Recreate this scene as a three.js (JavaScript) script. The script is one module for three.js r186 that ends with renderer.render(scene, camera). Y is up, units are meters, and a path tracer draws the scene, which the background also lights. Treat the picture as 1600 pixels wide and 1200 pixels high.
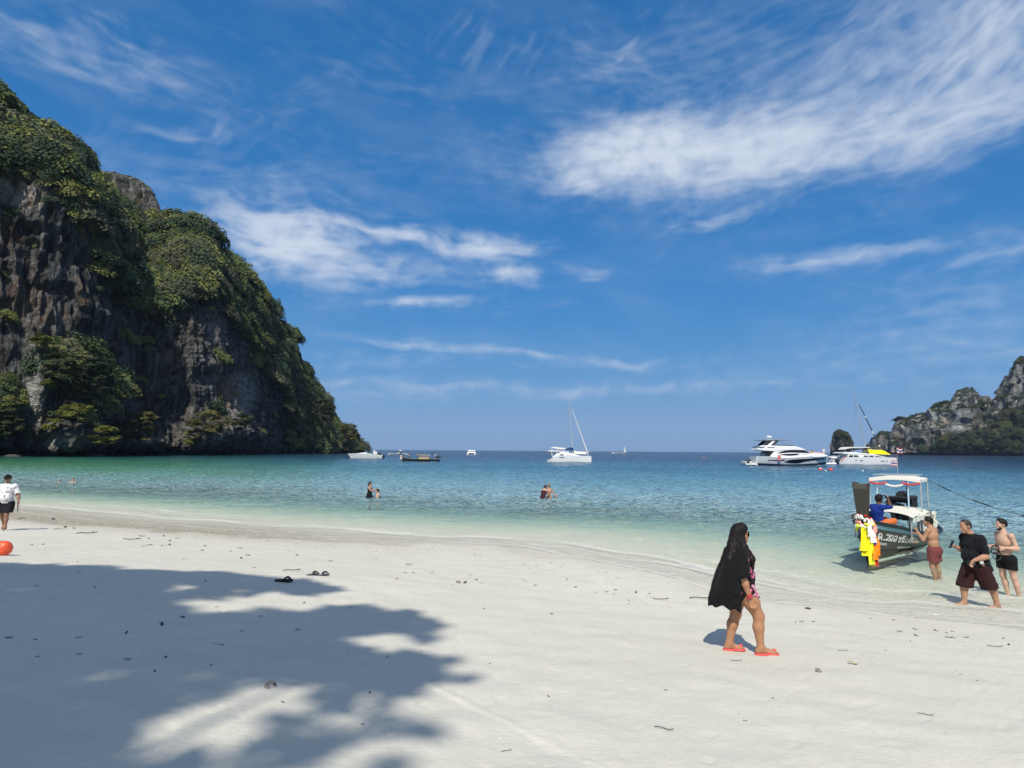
import * as THREE from 'three';
import { createNoise2D, createNoise3D } from 'simplex-noise';
import { mergeGeometries } from 'three/addons/utils/BufferGeometryUtils.js';
import { RoundedBoxGeometry } from 'three/addons/geometries/RoundedBoxGeometry.js';

// ------------------------------------------------------------------ camera, sky, sun, exposure
const scene = new THREE.Scene();
const FOCAL = 1050, EYE = 2.85;                       // focal length in pixels of a 1600 x 1200 frame; eye height above the sea
const camera = new THREE.PerspectiveCamera(2 * Math.atan(600 / FOCAL) * 180 / Math.PI, 4 / 3, 0.1, 30000);
camera.rotation.order = 'YXZ';
camera.position.set(0, EYE, 0);
camera.rotation.set(Math.atan(104 / FOCAL), 0, 0.38 * Math.PI / 180);
camera.updateMatrixWorld(true);

const renderer = new THREE.WebGLRenderer({ antialias: true });
renderer.toneMapping = THREE.LinearToneMapping;
renderer.toneMappingExposure = 1.0;
renderer.shadowMap.enabled = true;

const TO_SUN = new THREE.Vector3(-0.13, 1, 0.87).normalize();
const sun = new THREE.DirectionalLight(new THREE.Color(1, 0.95, 0.85), 4.6);
sun.position.copy(TO_SUN).multiplyScalar(600);
sun.castShadow = true;
sun.shadow.mapSize.set(4096, 4096);
Object.assign(sun.shadow.camera, { left: -260, right: 260, top: 260, bottom: -260, near: 1, far: 1600 });
scene.add(sun, sun.target);

// ------------------------------------------------------------------ helpers
function rng(seed) { let s = seed >>> 0; return () => { s = (s + 0x6d2b79f5) | 0; let t = Math.imul(s ^ (s >>> 15), 1 | s); t = (t + Math.imul(t ^ (t >>> 7), 61 | t)) ^ t; return ((t ^ (t >>> 14)) >>> 0) / 4294967296; }; }
const N2 = createNoise2D(rng(11)), N3 = createNoise3D(rng(12)), N2b = createNoise2D(rng(13));
const clamp = (x, a, b) => x < a ? a : x > b ? b : x;
const lerp = (a, b, t) => a + (b - a) * t;
const sstep = (a, b, x) => { const t = clamp((x - a) / (b - a), 0, 1); return t * t * (3 - 2 * t); };
const V = (x, y, z) => new THREE.Vector3(x, y, z);
const C = (r, g, b) => new THREE.Color().setRGB(r, g, b);
function fbm2(x, y, o) { let a = 0.5, s = 0; for (let i = 0; i < o; i++) { s += a * N2(x, y); x = x * 2.03 + 17.1; y = y * 2.03 - 9.7; a *= 0.5; } return s; }
function fbm3(x, y, z, o) { let a = 0.5, s = 0; for (let i = 0; i < o; i++) { s += a * N3(x, y, z); x = x * 2.03 + 7.1; y = y * 2.03 - 9.7; z = z * 2.03 + 3.3; a *= 0.5; } return s; }
function table(pts) {                                  // smooth (monotone cubic) interpolation through [x, y] pairs
  const n = pts.length, m = [], d = [];
  for (let i = 0; i < n - 1; i++) d.push((pts[i + 1][1] - pts[i][1]) / (pts[i + 1][0] - pts[i][0]));
  for (let i = 0; i < n; i++) m.push(i === 0 ? d[0] : i === n - 1 ? d[n - 2] : d[i - 1] * d[i] <= 0 ? 0 : 2 * d[i - 1] * d[i] / (d[i - 1] + d[i]));
  return (x) => {
    if (x <= pts[0][0]) return pts[0][1];
    if (x >= pts[n - 1][0]) return pts[n - 1][1];
    let i = 0; while (x > pts[i + 1][0]) i++;
    const h = pts[i + 1][0] - pts[i][0], t = (x - pts[i][0]) / h, t2 = t * t, t3 = t2 * t;
    return (2 * t3 - 3 * t2 + 1) * pts[i][1] + (t3 - 2 * t2 + t) * h * m[i] + (-2 * t3 + 3 * t2) * pts[i + 1][1] + (t3 - t2) * h * m[i + 1];
  };
}
function ray(px, py) { return V((px - 800) / FOCAL, -(py - 600) / FOCAL, -1).applyQuaternion(camera.quaternion); }
function onPlane(px, py, y = 0) { const r = ray(px, py); return r.multiplyScalar((y - EYE) / r.y).add(V(0, EYE, 0)); }   // where that sight line meets the level y
function atDepth(px, py, d) { const r = ray(px, py); return r.multiplyScalar(-d / r.z).add(V(0, EYE, 0)); }
const used = new Map();
function numbered(name) { const n = used.get(name) ?? 0; used.set(name, n + 1); return n ? name + '_' + String(n).padStart(3, '0') : name; }
function tag(o, label, category, group, kind) {
  if (label) o.userData.label = label; if (category) o.userData.category = category; if (group) o.userData.group = group; if (kind) o.userData.kind = kind;
  return o;
}
function thing(name, label, category, pos = [0, 0, 0], turn = 0, group) {
  const o = new THREE.Group(); o.name = numbered(name); scene.add(o);
  if (pos.isVector3) o.position.copy(pos); else o.position.set(...pos);
  o.rotation.y = turn; return tag(o, label, category, group);
}
function mesh(name, geo, mat, parent) {
  if (Array.isArray(geo)) geo = merge(geo);
  const m = new THREE.Mesh(geo, mat); m.name = parent ? name : numbered(name); m.castShadow = m.receiveShadow = true; (parent ?? scene).add(m); return m;
}
function merge(list) {
  list = list.map((g) => { g = g.index ? g.toNonIndexed() : g; for (const k of Object.keys(g.attributes)) if (!['position', 'normal', 'uv'].includes(k)) g.deleteAttribute(k); if (!g.attributes.uv) g.setAttribute('uv', new THREE.BufferAttribute(new Float32Array(g.attributes.position.count * 2), 2)); if (!g.attributes.normal) g.computeVertexNormals(); return g; });
  return list.length === 1 ? list[0] : mergeGeometries(list);
}
const std = (r, g, b, rough = 0.7, more = {}) => new THREE.MeshPhysicalMaterial({ color: C(r, g, b), roughness: rough, side: THREE.DoubleSide, ...more });
function gridGeo(nu, nv, fn, colorFn, uvFn) {          // a sheet of nu x nv points; fn(i, j) -> Vector3
  const pos = new Float32Array(nu * nv * 3), col = colorFn ? new Float32Array(nu * nv * 3) : null, uv = uvFn ? new Float32Array(nu * nv * 2) : null, idx = new Uint32Array((nu - 1) * (nv - 1) * 6);
  let k = 0;
  for (let j = 0; j < nv; j++) for (let i = 0; i < nu; i++, k++) {
    const p = fn(i, j); pos[k * 3] = p.x; pos[k * 3 + 1] = p.y; pos[k * 3 + 2] = p.z;
  }
  k = 0;
  for (let j = 0; j < nv - 1; j++) for (let i = 0; i < nu - 1; i++) { const a = j * nu + i, b = a + 1, c = a + nu, d = c + 1; idx[k++] = a; idx[k++] = b; idx[k++] = d; idx[k++] = a; idx[k++] = d; idx[k++] = c; }
  const g = new THREE.BufferGeometry();
  g.setAttribute('position', new THREE.BufferAttribute(pos, 3)); g.setIndex(new THREE.BufferAttribute(idx, 1)); g.computeVertexNormals();
  const nrm = g.attributes.normal.array;
  if (uv) { k = 0; for (let j = 0; j < nv; j++) for (let i = 0; i < nu; i++, k++) { const q = uvFn(i, j, pos[k * 3], pos[k * 3 + 1], pos[k * 3 + 2]); uv[k * 2] = q[0]; uv[k * 2 + 1] = q[1]; } g.setAttribute('uv', new THREE.BufferAttribute(uv, 2)); }
  if (col) { k = 0; for (let j = 0; j < nv; j++) for (let i = 0; i < nu; i++, k++) { const q = colorFn(i, j, pos[k * 3], pos[k * 3 + 1], pos[k * 3 + 2], nrm[k * 3], nrm[k * 3 + 1], nrm[k * 3 + 2]); col[k * 3] = q[0]; col[k * 3 + 1] = q[1]; col[k * 3 + 2] = q[2]; } g.setAttribute('color', new THREE.BufferAttribute(col, 3)); }
  return g;
}
function tileTex(size, fn, repeat, srgb) {             // a seamless grey texture: fn(x, y on a 4D-like torus approximated by blending)
  const data = new Uint8Array(size * size * 4);
  for (let y = 0; y < size; y++) for (let x = 0; x < size; x++) {
    const u = x / size, v = y / size, wx = sstep(0.75, 1, u), wy = sstep(0.75, 1, v);
    const f = lerp(lerp(fn(u, v), fn(u - 1, v), wx), lerp(fn(u, v - 1), fn(u - 1, v - 1), wx), wy), q = clamp(f * 255, 0, 255), o = (y * size + x) * 4;
    data[o] = data[o + 1] = data[o + 2] = q; data[o + 3] = 255;
  }
  const t = new THREE.DataTexture(data, size, size); t.wrapS = t.wrapT = THREE.RepeatWrapping; t.magFilter = THREE.LinearFilter; t.needsUpdate = true;
  if (repeat) t.repeat.set(...repeat); if (srgb) t.colorSpace = THREE.SRGBColorSpace;
  return t;
}

// ------------------------------------------------------------------ the sky: blue air and thin ice cloud all round, with an added veil out of view
function makeSky() {
  const W = 4096, H = 2048, data = new Float32Array(W * H * 4), r = rng(77);
  const stops = [[0, .215, .375, .62], [.03, .225, .385, .63], [.07, .175, .36, .635], [.13, .11, .31, .62], [.22, .062, .25, .58], [.34, .038, .2, .51], [.46, .03, .175, .46], [.65, .024, .15, .41], [1.0, .02, .13, .37], [1.58, .018, .12, .35]];
  const base = [0, 1, 2].map((c) => table(stops.map((s) => [s[0], s[c + 1]])));
  // clouds: [azimuth, elevation, length, thickness, slope, density, softness, grain]; azimuth is measured from the view over the bay
  const S = (px, py, len, th, slope, dens, soft = 1, grain = 1) => { const d = ray(px, py).normalize(); return [Math.atan2(d.x, -d.z), Math.asin(d.y), len / FOCAL, th / FOCAL, slope, dens, soft, grain]; };
  const list = [
    S(1000, 236, 150, 60, -.04, 1.05, 1.0, .5), S(1150, 236, 200, 60, .0, .9, 1.0, .6), S(1330, 218, 260, 46, .10, .8, 1.0, .9), S(1530, 190, 200, 44, .15, .74, 1.0, 1.1), S(985, 200, 60, 26, .2, .6, .9, .5), S(1230, 205, 160, 34, .12, .5, 1.1, .8), S(930, 262, 90, 40, .1, .8, .8, .8),
    S(1400, 110, 330, 70, .38, .56, 1.2, 1.0), S(1560, 50, 150, 75, .6, .8, 1.1, .8), S(1250, 150, 250, 60, .28, .45, 1.2, 1.1), S(1120, 60, 300, 60, .15, .30, 1.2, 1.6), S(970, 105, 160, 40, -.32, .38, 1.1, 1.6),
    S(1350, 40, 280, 50, .3, .38, 1.1, 1.6), S(985, 75, 40, 12, .5, .45, .8, 1.2), S(735, 65, 34, 55, 1.2, .34, 1, 1.8), S(820, 80, 40, 40, 1.2, .22, 1, 1.8),
    S(450, 372, 120, 55, -.12, .95, .8, .8), S(520, 420, 170, 36, .05, .72, .9, 1), S(620, 368, 180, 17, -.13, .75, .8, 1), S(770, 385, 90, 24, -.10, .85, .8, 1.1), S(800, 428, 60, 20, -.02, .75, .8, 1.1), S(915, 425, 34, 14, -.1, .55, .9, 1.2), S(690, 415, 160, 30, 0, .35, 1, 1.3),
    S(665, 474, 90, 12, .05, .7, .8, 1.1), S(830, 478, 110, 10, .08, .32, 1, 1.3), S(540, 470, 120, 16, 0, .28, 1.1, 1.2),
    S(640, 540, 150, 12, -.08, .55, .9, 1), S(800, 552, 200, 12, -.1, .55, .9, 1), S(930, 570, 130, 10, 0, .45, 1, 1), S(580, 565, 150, 16, .03, .35, 1.1, 1), S(700, 605, 330, 14, -.02, .5, 1, .7), S(1050, 606, 330, 11, .02, .42, 1, .7), S(560, 615, 200, 20, 0, .3, 1.2, .7),
    S(120, 82, 230, 26, -.12, .45, 1, 1.3), S(200, 75, 120, 30, -.15, .4, 1, 1.3), S(160, 128, 140, 12, -.08, .38, 1, 1.3), S(20, 70, 100, 30, 0, .3, 1.1, 1.3),
    S(285, 208, 55, 10, .05, .5, .9, 1.2), S(335, 198, 26, 26, 1.0, .32, 1, 1.5), S(370, 285, 220, 40, .06, .36, 1.2, 1.1), S(470, 265, 110, 20, .2, .22, 1.2, 1.2), S(170, 235, 40, 30, 1, .2, 1.2, 1.5), S(480, 160, 60, 22, .5, .24, 1.1, 1.5),
    S(640, 130, 200, 30, -.05, .24, 1.2, 1.5), S(720, 260, 200, 50, -.1, .18, 1.3, 1.4), S(850, 285, 130, 22, -.1, .4, 1.1, 1.2), S(800, 250, 110, 30, -.1, .22, 1.2, 1.2),
    S(1110, 345, 95, 14, .16, .55, .9, 1.2), S(1060, 368, 50, 10, .8, .2, 1, 1.4), S(1330, 340, 100, 12, .1, .2, 1.1, 1.3), S(1300, 404, 130, 17, .0, .6, .9, 1.1), S(1420, 392, 110, 14, .12, .42, 1, 1.2), S(1215, 408, 40, 15, .1, .42, 1, 1.2), S(1540, 398, 90, 26, .12, .5, 1, 1.1), S(1340, 450, 150, 10, -.12, .2, 1.1, 1.2),
    S(1540, 480, 200, 40, .08, .42, 1.2, .9), S(1500, 540, 240, 24, .08, .36, 1.2, .9), S(1580, 570, 160, 30, .05, .38, 1.2, .9), S(1330, 580, 260, 26, .03, .24, 1.3, .8), S(1180, 560, 200, 20, .03, .15, 1.3, .8),
    S(560, 30, 130, 30, -.3, .14, 1.2, 1.5), S(420, 190, 100, 40, .6, .15, 1.2, 1.5), S(600, 330, 120, 14, -.08, .25, 1.1, 1.2),
  ];
  for (let i = 0; i < 170; i++) {                      // the same kind of cloud over the rest of the sky
    const az = 0.75 + r() * (2 * Math.PI - 1.5), el = 0.08 + 1.25 * Math.pow(r(), 1.15), big = 0.04 + 0.16 * r() * r();
    list.push([az > Math.PI ? az - 2 * Math.PI : az, el, big * (1 + r()) * 1.3 / Math.max(.35, Math.cos(el)), big * (0.12 + 0.28 * el * r()), (r() - .5) * .6, .25 + .6 * r() * r(), .8 + .5 * r(), .8 + .7 * r()]);
  }
  for (const b of list) { b.cos = 1 / Math.hypot(1, b[4]); b.sin = b[4] * b.cos; b.seed = r() * 60; b.fit = Math.max(.3, Math.cos(b[1])) < 1 ? 1 / Math.max(.3, Math.cos(b[1])) : 1; }
  const rows = [];
  for (let row = 0; row < H; row++) {
    const el = ((row + 0.5) / H - 0.5) * Math.PI;
    if (el < -0.01) { for (let col = 0; col < W; col++) { const o = (row * W + col) * 4; data[o] = .16; data[o + 1] = .25; data[o + 2] = .33; data[o + 3] = 1; } continue; }
    const e = Math.max(0, el), br = base[0](e), bg = base[1](e), bb = base[2](e), wide = 1 / Math.max(.3, Math.cos(e));
    const near = list.filter((b) => Math.abs(e - b[1]) < 2.6 * (b[3] + b[2] * Math.abs(b.sin)) + .05);
    for (let col = 0; col < W; col++) {
      let az = ((col + 0.5) / W - 0.5) * 2 * Math.PI + Math.PI / 2;      // column angle is atan2(z, x); the view looks to -z
      if (az > Math.PI) az -= 2 * Math.PI;
      let clear = 1, thick = 0, tone = 0, wx = 0, wy = 0, warped = false;
      const s = az / wide;
      for (const b of near) {
        let dx = az - b[0]; if (dx > Math.PI) dx -= 2 * Math.PI; if (dx < -Math.PI) dx += 2 * Math.PI;
        if (Math.abs(dx) > 2.2 * (b[2] + b[3])) continue;
        if (!warped) { warped = true; wx = .014 * N2(s * 5 + 3, e * 7); wy = .007 * N2(s * 6 + 40, e * 11) + .0022 * N2(s * 17 + 5, e * 30); }
        const x = (dx + wx) / wide * b.fit, y = e - b[1] + wy, p = x * b.cos + y * b.sin, q = -x * b.sin + y * b.cos, u = p / b[2], v = q / b[3], d2 = u * u + v * v;
        if (d2 > 4) continue;
        const cover = b[5] * Math.exp(-Math.pow(d2, 1.2) * .9), g = b[7];
        if (cover < .015) continue;
        const st = fbm2(p * 7 + b.seed, (q + .05 * p * p) * 48 + b.seed, 5), pf = fbm2(p * 17 + b.seed, q * 26 - b.seed, 6), fi = fbm2(p * 24 - b.seed, q * 150, 4);
        const n = .5 + .5 * (lerp(1.1, .6, g / 1.8) * pf + lerp(.35, .95, g / 1.8) * st + .22 * fi);
        const lo = .94 - cover * 1.1;
        const a = sstep(lo - .42 * b[6], lo + 1.0 * b[6], n) * Math.min(.9, .12 + cover * .86);
        clear *= 1 - a; thick += a * cover; tone += a * (pf + .5 * st);
      }
      let R = br, G = bg, B = bb;
      if (clear < .999) {
        const a = 1 - clear, th = sstep(.35, 1.0, thick), shade = 1 - .10 * th * sstep(-.1, .6, -tone);
        R = lerp(R, .66 * shade, a); G = lerp(G, .735 * shade, a); B = lerp(B, .85 * shade, a);
      }
      const veil = .06 * sstep(-.3, .7, fbm2(s * 4 + 50, e * 11 + s * 1.5, 4)) * sstep(.02, .2, e);
      const out = Math.max(sstep(.62, .95, e), sstep(.8, 1.25, Math.abs(az)) * sstep(.12, .4, e)), thin = out * clamp(.34 + .5 * fbm2(s * 5 + 11, e * 7 + s, 4), 0, .8);  // whiter veil added outside the view to lift the skylight on shaded sand
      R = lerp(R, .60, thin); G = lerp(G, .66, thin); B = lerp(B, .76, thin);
      R = lerp(R, .62, veil); G = lerp(G, .70, veil); B = lerp(B, .84, veil);
      const o = (row * W + col) * 4; data[o] = R; data[o + 1] = G; data[o + 2] = B; data[o + 3] = 1;
    }
  }
  const t = new THREE.DataTexture(data, W, H, THREE.RGBAFormat, THREE.FloatType);
  t.mapping = THREE.EquirectangularReflectionMapping; t.magFilter = THREE.LinearFilter; t.needsUpdate = true;
  return t;
}
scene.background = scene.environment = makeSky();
scene.fog = new THREE.FogExp2(C(.52, .69, .95), .00005);      // sea haze

// ------------------------------------------------------------------ beach and sea bed
const shorePx = [[25, 797], [141, 810], [350, 825], [500, 836], [612, 843], [800, 851], [960, 877], [1100, 905], [1200, 931], [1400, 956], [1600, 973]];
const shorePts = [V(-95, 0, -62), V(-60, 0, -47), V(-38, 0, -37.5), ...shorePx.map(([x, y]) => onPlane(x, y)), V(13, 0, -9.4), V(24, 0, -4), V(60, 0, 12)];
const shoreCurve = new THREE.CatmullRomCurve3(shorePts, false, 'centripetal').getPoints(240);
function shoreDist(x, z) {                             // metres inland of the waterline, negative out at sea
  let best = 1e9, sign = 1;
  for (let i = 0; i < shoreCurve.length - 1; i++) {
    const a = shoreCurve[i], b = shoreCurve[i + 1], ex = b.x - a.x, ez = b.z - a.z, t = clamp(((x - a.x) * ex + (z - a.z) * ez) / (ex * ex + ez * ez), 0, 1);
    const dx = x - a.x - ex * t, dz = z - a.z - ez * t, d = dx * dx + dz * dz;
    if (d < best - 1e-9) { best = d; sign = ex * (z - a.z) - ez * (x - a.x) > 0 ? 1 : -1; }
  }
  return Math.sqrt(best) * sign;
}
const heightOf = (s) => s >= 0 ? (s < 22 ? .045 * s + .0033 * s * s : 2.59 + .19 * (s - 22) * Math.exp(-(s - 22) / 14)) : -9.5 * (1 - Math.exp(s * .05 / 9.5));
const trackA = onPlane(690, 1046, .9), trackB = onPlane(1210, 1203, 1.2), trackC = onPlane(985, 1151, 1.15), oldA = onPlane(840, 903, .1), oldB = onPlane(1110, 927, .15);
function lineDist(x, z, a, b) { const ex = b.x - a.x, ez = b.z - a.z, t = clamp(((x - a.x) * ex + (z - a.z) * ez) / (ex * ex + ez * ez), -.1, 1.1), dx = x - a.x - ex * t, dz = z - a.z - ez * t; return Math.hypot(dx, dz); }
function sandRelief(x, z, s, r) {
  let h = .02 * fbm2(x * .35, z * .35, 3);
  const dry = sstep(.2, 3, s);
  if (r < 60) h += dry * (.010 * N2(x * .9, z * 1.3) + .005 * fbm2(x * 3.1, z * 4.6, 2)) + (1 - dry) * .004 * N2(x * 1.4, z * 1.1);
  if (r < 22 && dry > 0) {
    h += dry * .0026 * fbm2(x * 11, z * 15, 2);
    const f = N2b(x * 2.3, z * 2.6); if (f > .6) h -= dry * .035 * (f - .6) * (1 + .5 * N2(x * 9, z * 9));  // trodden hollows
    const d = lineDist(x, z, trackA, trackB), e = d + .03 * N2(x * 2, z * 2); h += .009 * Math.exp(-e * e / .0012) - .005 * Math.exp(-(e - .06) * (e - .06) / .002);
  }
  return h;
}
function ground(x, z) { const s = shoreDist(x, z); return heightOf(s) + sandRelief(x, z, s, Math.hypot(x, z)); }
function onGround(px, py) {                            // where that sight line meets the beach
  const r = ray(px, py); let lo = .5, hi = 140;
  for (let t = 1; t < 140; t += .25) { if (EYE + r.y * t < heightOf(shoreDist(r.x * t, r.z * t))) { hi = t; lo = t - .25; break; } }
  for (let i = 0; i < 26; i++) { const t = (lo + hi) / 2; if (EYE + r.y * t < ground(r.x * t, r.z * t)) hi = t; else lo = t; }
  return V(r.x * hi, ground(r.x * hi, r.z * hi), r.z * hi);
}
const polar = (() => {                                  // rings and spokes round the camera, closest together in view
  const ang = [], rad = [];
  for (let a = -Math.PI; a < Math.PI - 1e-6;) { ang.push(a); a += Math.abs(a) < .78 ? .0021 : Math.abs(a) < 1.2 ? .012 : .06; }
  ang.push(Math.PI);
  for (let r = .6; r < 620;) { rad.push(r); r *= r < 3 ? 1.06 : r < 40 ? 1.0105 : r < 90 ? 1.02 : 1.08; }
  return { ang, rad };
})();
{
  const { ang, rad } = polar, nu = ang.length, S = new Float32Array(nu * rad.length);
  const at = (i, j) => [Math.sin(ang[i]) * rad[j], -Math.cos(ang[i]) * rad[j]];
  const g = gridGeo(nu, rad.length, (i, j) => { const [x, z] = at(i, j), s = shoreDist(x, z); S[j * nu + i] = s; return V(x, heightOf(s) + sandRelief(x, z, s, rad[j]), z); },
    (i, j, x, y, z) => {
      const s = S[j * nu + i], n = fbm2(x * .22, z * .22, 3), m = fbm2(x * 1.3 + 40, z * 1.9, 3), wob = .5 * N2(x * .35, z * .35) + .18 * N2(x * 1.4, z * 1.4);
      // sand soaked by the last waves is darker; the coarser berm on the left of the beach keeps shell grit
      const reach = lerp(1.1, 2.6, sstep(4, -14, x)), wet = (1 - sstep(reach * .75, reach * 1.25, s + wob)) * sstep(-3, .1, s), grit = sstep(2, -10, x) * Math.exp(-Math.pow((s - 2.0) / 1.6, 2));
      let k = 1 + .05 * n + .05 * m;
      const t = Math.min(lineDist(x, z, trackA, trackB), 9); if (t < .4) k += .05 * Math.exp(-t * t / .003);
      const old = Math.abs(s - 2.6 - .5 * N2(x * .5, z * .5)); if (x > 0) k += .06 * Math.exp(-old * old / .004);
      let r = .645 * k, gg = .612 * k, b = .522 * k;
      const w = clamp(lerp(.07, .30, sstep(6, -12, x)) * wet + .24 * grit * (.7 + .6 * m), 0, .5); r *= 1 - w * .92; gg *= 1 - w; b *= 1 - w * 1.12;
      if (s < -14) { const d = sstep(14, 70, -s) * sstep(10, -30, x) * .55; r *= 1 - d; gg *= 1 - d * .7; b *= 1 - d * .8; }   // the bed turns darker and greener off the cliff
      return [r, gg, b];
    }, (i, j, x, y, z) => [x, z]);
  const bump = tileTex(512, (u, v) => .5 + .3 * fbm2(u * 24, v * 34, 4) + .22 * fbm2(u * 90, v * 90, 2), [1 / 2.7, 1 / 2.7]);
  const tone = tileTex(512, (u, v) => .93 + .05 * fbm2(u * 20, v * 44, 4) + .05 * fbm2(u * 100, v * 120, 2), [1 / 3.9, 1 / 3.9]);
  const m = std(1, 1, 1, .92, { vertexColors: true, bumpMap: bump, bumpScale: .006, map: tone, specularIntensity: .3 });
  tag(mesh('beach', g, m), 'pale coral sand beach sloping into the bay', null, null, 'structure');
}

// ------------------------------------------------------------------ the sea
const SEA_H = .95;
function waveHeight(x, z, s, r) {
  const calm = sstep(-.2, -9, s) * .9 + .1, far = clamp(r / 60, 0, 3);
  let h = 0, w = N2(x * .05, z * .05) * 2;
  const add = (kx, kz, amp, p) => { const q = Math.sin(x * kx + z * kz + p + w); h += amp * (q + .35 * Math.sin(2 * (x * kx + z * kz + p + w) + .6)); };
  add(.9, 1.15, .030, 0); add(-.55, 1.75, .022, 1.7); 
  if (r < 120) { add(1.9, 2.6, .012, .4); add(-1.4, 3.4, .010, 2.2); h += .024 * N2(x * 1.2, z * 2.1) + .011 * N2(x * 2.9 + 9, z * 4.7); }
  if (r < 45) h += .003 * N2(x * 7, z * 10);
  return h * calm * (1 + far * .6);
}
{
  const ang = [], rad = [];
  for (let a = -1.5; a <= 1.5;) { ang.push(a); a += Math.abs(a) < .74 ? .0021 : .03; }
  for (let r = 9; r < 16000;) { rad.push(r); r *= r < 45 ? 1.0045 : r < 130 ? 1.0075 : r < 400 ? 1.02 : 1.12; }
  const nu = ang.length, S = new Float32Array(nu * rad.length), g0 = gridGeo(nu, rad.length, (i, j) => {
    const x = Math.sin(ang[i]) * rad[j], z = -Math.cos(ang[i]) * rad[j], s = rad[j] < 400 ? shoreDist(x, z) : -400; S[j * nu + i] = s;
    let h = rad[j] < 400 ? waveHeight(x, z, s, rad[j]) : 0;
    if (s > -.8 && rad[j] < 60) { const edge = .55 + .4 * N2(x * .5, z * .5), g = ground(x, z); h = s < edge ? Math.max(h, g + .006) : g - .05; }   // the last wave's film over the sand
    return V(x, h, z);
  }, null, (i, j, x, y, z) => [x, -z]);
  const keep = []; const ix = g0.index.array;          // only where there is water, with the edge running a little under the sand
  for (let t = 0; t < ix.length; t += 3) if (S[ix[t]] < .9 || S[ix[t + 1]] < .9 || S[ix[t + 2]] < .9) keep.push(ix[t], ix[t + 1], ix[t + 2]);
  g0.setIndex(new THREE.BufferAttribute(new Uint32Array(keep), 1));
  const uv1 = new Float32Array(nu * rad.length * 2), p = g0.attributes.position.array;
  for (let k = 0; k < nu * rad.length; k++) {
    const x = p[k * 3], z = p[k * 3 + 2], depth = Math.max(0, -heightOf(Math.min(S[k], 0))) * (1 + .16 * fbm2(x * .05, z * .05, 2) * sstep(-10, -30, S[k]));
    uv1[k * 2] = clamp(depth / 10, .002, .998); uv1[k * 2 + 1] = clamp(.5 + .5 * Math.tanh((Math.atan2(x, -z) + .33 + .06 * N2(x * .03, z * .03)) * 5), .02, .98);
  }
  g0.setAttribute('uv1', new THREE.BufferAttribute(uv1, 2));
  // water by depth: its own colour and how much of the bed shows; the lower rows hold greener water with the cliff's dark reflection painted in
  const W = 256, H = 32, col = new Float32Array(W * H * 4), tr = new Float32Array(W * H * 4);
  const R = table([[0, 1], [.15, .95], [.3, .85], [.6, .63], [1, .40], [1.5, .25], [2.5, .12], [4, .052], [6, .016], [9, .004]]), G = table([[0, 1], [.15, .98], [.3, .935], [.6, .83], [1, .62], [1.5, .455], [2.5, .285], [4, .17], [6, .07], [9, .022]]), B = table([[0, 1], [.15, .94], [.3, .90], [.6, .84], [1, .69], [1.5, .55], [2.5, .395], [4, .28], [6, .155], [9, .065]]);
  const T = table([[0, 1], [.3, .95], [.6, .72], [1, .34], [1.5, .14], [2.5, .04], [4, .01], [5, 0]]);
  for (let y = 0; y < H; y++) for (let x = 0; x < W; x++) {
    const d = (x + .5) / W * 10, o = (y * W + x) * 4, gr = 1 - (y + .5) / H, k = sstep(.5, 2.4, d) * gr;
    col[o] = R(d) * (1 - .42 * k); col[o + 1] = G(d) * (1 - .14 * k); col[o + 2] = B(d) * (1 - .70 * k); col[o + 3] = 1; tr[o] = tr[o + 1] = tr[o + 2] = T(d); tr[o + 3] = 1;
  }
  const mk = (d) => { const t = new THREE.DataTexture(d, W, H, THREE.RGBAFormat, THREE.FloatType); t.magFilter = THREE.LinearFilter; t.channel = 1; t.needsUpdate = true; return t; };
  const NS = 1024, span = 9.1, hh = tileTex(NS, (u, v) => .5 + .34 * fbm2(u * 9 + .8 * N2(u * 6, v * 6), v * 15, 4) + .10 * fbm2(u * 40, v * 60, 2)).image.data, nd = new Uint8Array(NS * NS * 4);
  const hf = new Float32Array(NS * NS); for (let i = 0; i < NS * NS; i++) hf[i] = hh[i * 4] / 255;
  const sm = new Float32Array(NS * NS); for (let y = 0; y < NS; y++) for (let x = 0; x < NS; x++) { let q = 0; for (let a = -1; a <= 1; a++) for (let b = -1; b <= 1; b++) q += hf[((y + a + NS) % NS) * NS + (x + b + NS) % NS]; sm[y * NS + x] = q / 9; }
  for (let y = 0; y < NS; y++) for (let x = 0; x < NS; x++) {
    const k = SEA_H * NS / span / 2, gx = (sm[y * NS + (x + 1) % NS] - sm[y * NS + (x + NS - 1) % NS]) * k, gy = (sm[((y + 1) % NS) * NS + x] - sm[((y + NS - 1) % NS) * NS + x]) * k, l = Math.hypot(gx, gy, 1), o = (y * NS + x) * 4;
    nd[o] = 127.5 - 127.5 * gx / l; nd[o + 1] = 127.5 - 127.5 * gy / l; nd[o + 2] = 127.5 + 127.5 / l; nd[o + 3] = 255;
  }
  const nt = new THREE.DataTexture(nd, NS, NS); nt.wrapS = nt.wrapT = THREE.RepeatWrapping; nt.magFilter = THREE.LinearFilter; nt.repeat.set(1 / span, 1 / span); nt.needsUpdate = true;
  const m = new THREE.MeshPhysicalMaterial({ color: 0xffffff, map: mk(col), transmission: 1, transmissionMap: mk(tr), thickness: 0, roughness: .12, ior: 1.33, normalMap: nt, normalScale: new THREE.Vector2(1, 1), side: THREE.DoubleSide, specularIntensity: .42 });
  tag(mesh('sea', g0, m), 'clear turquoise bay deepening to dark blue at the horizon', null, null, 'structure');
}

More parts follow.
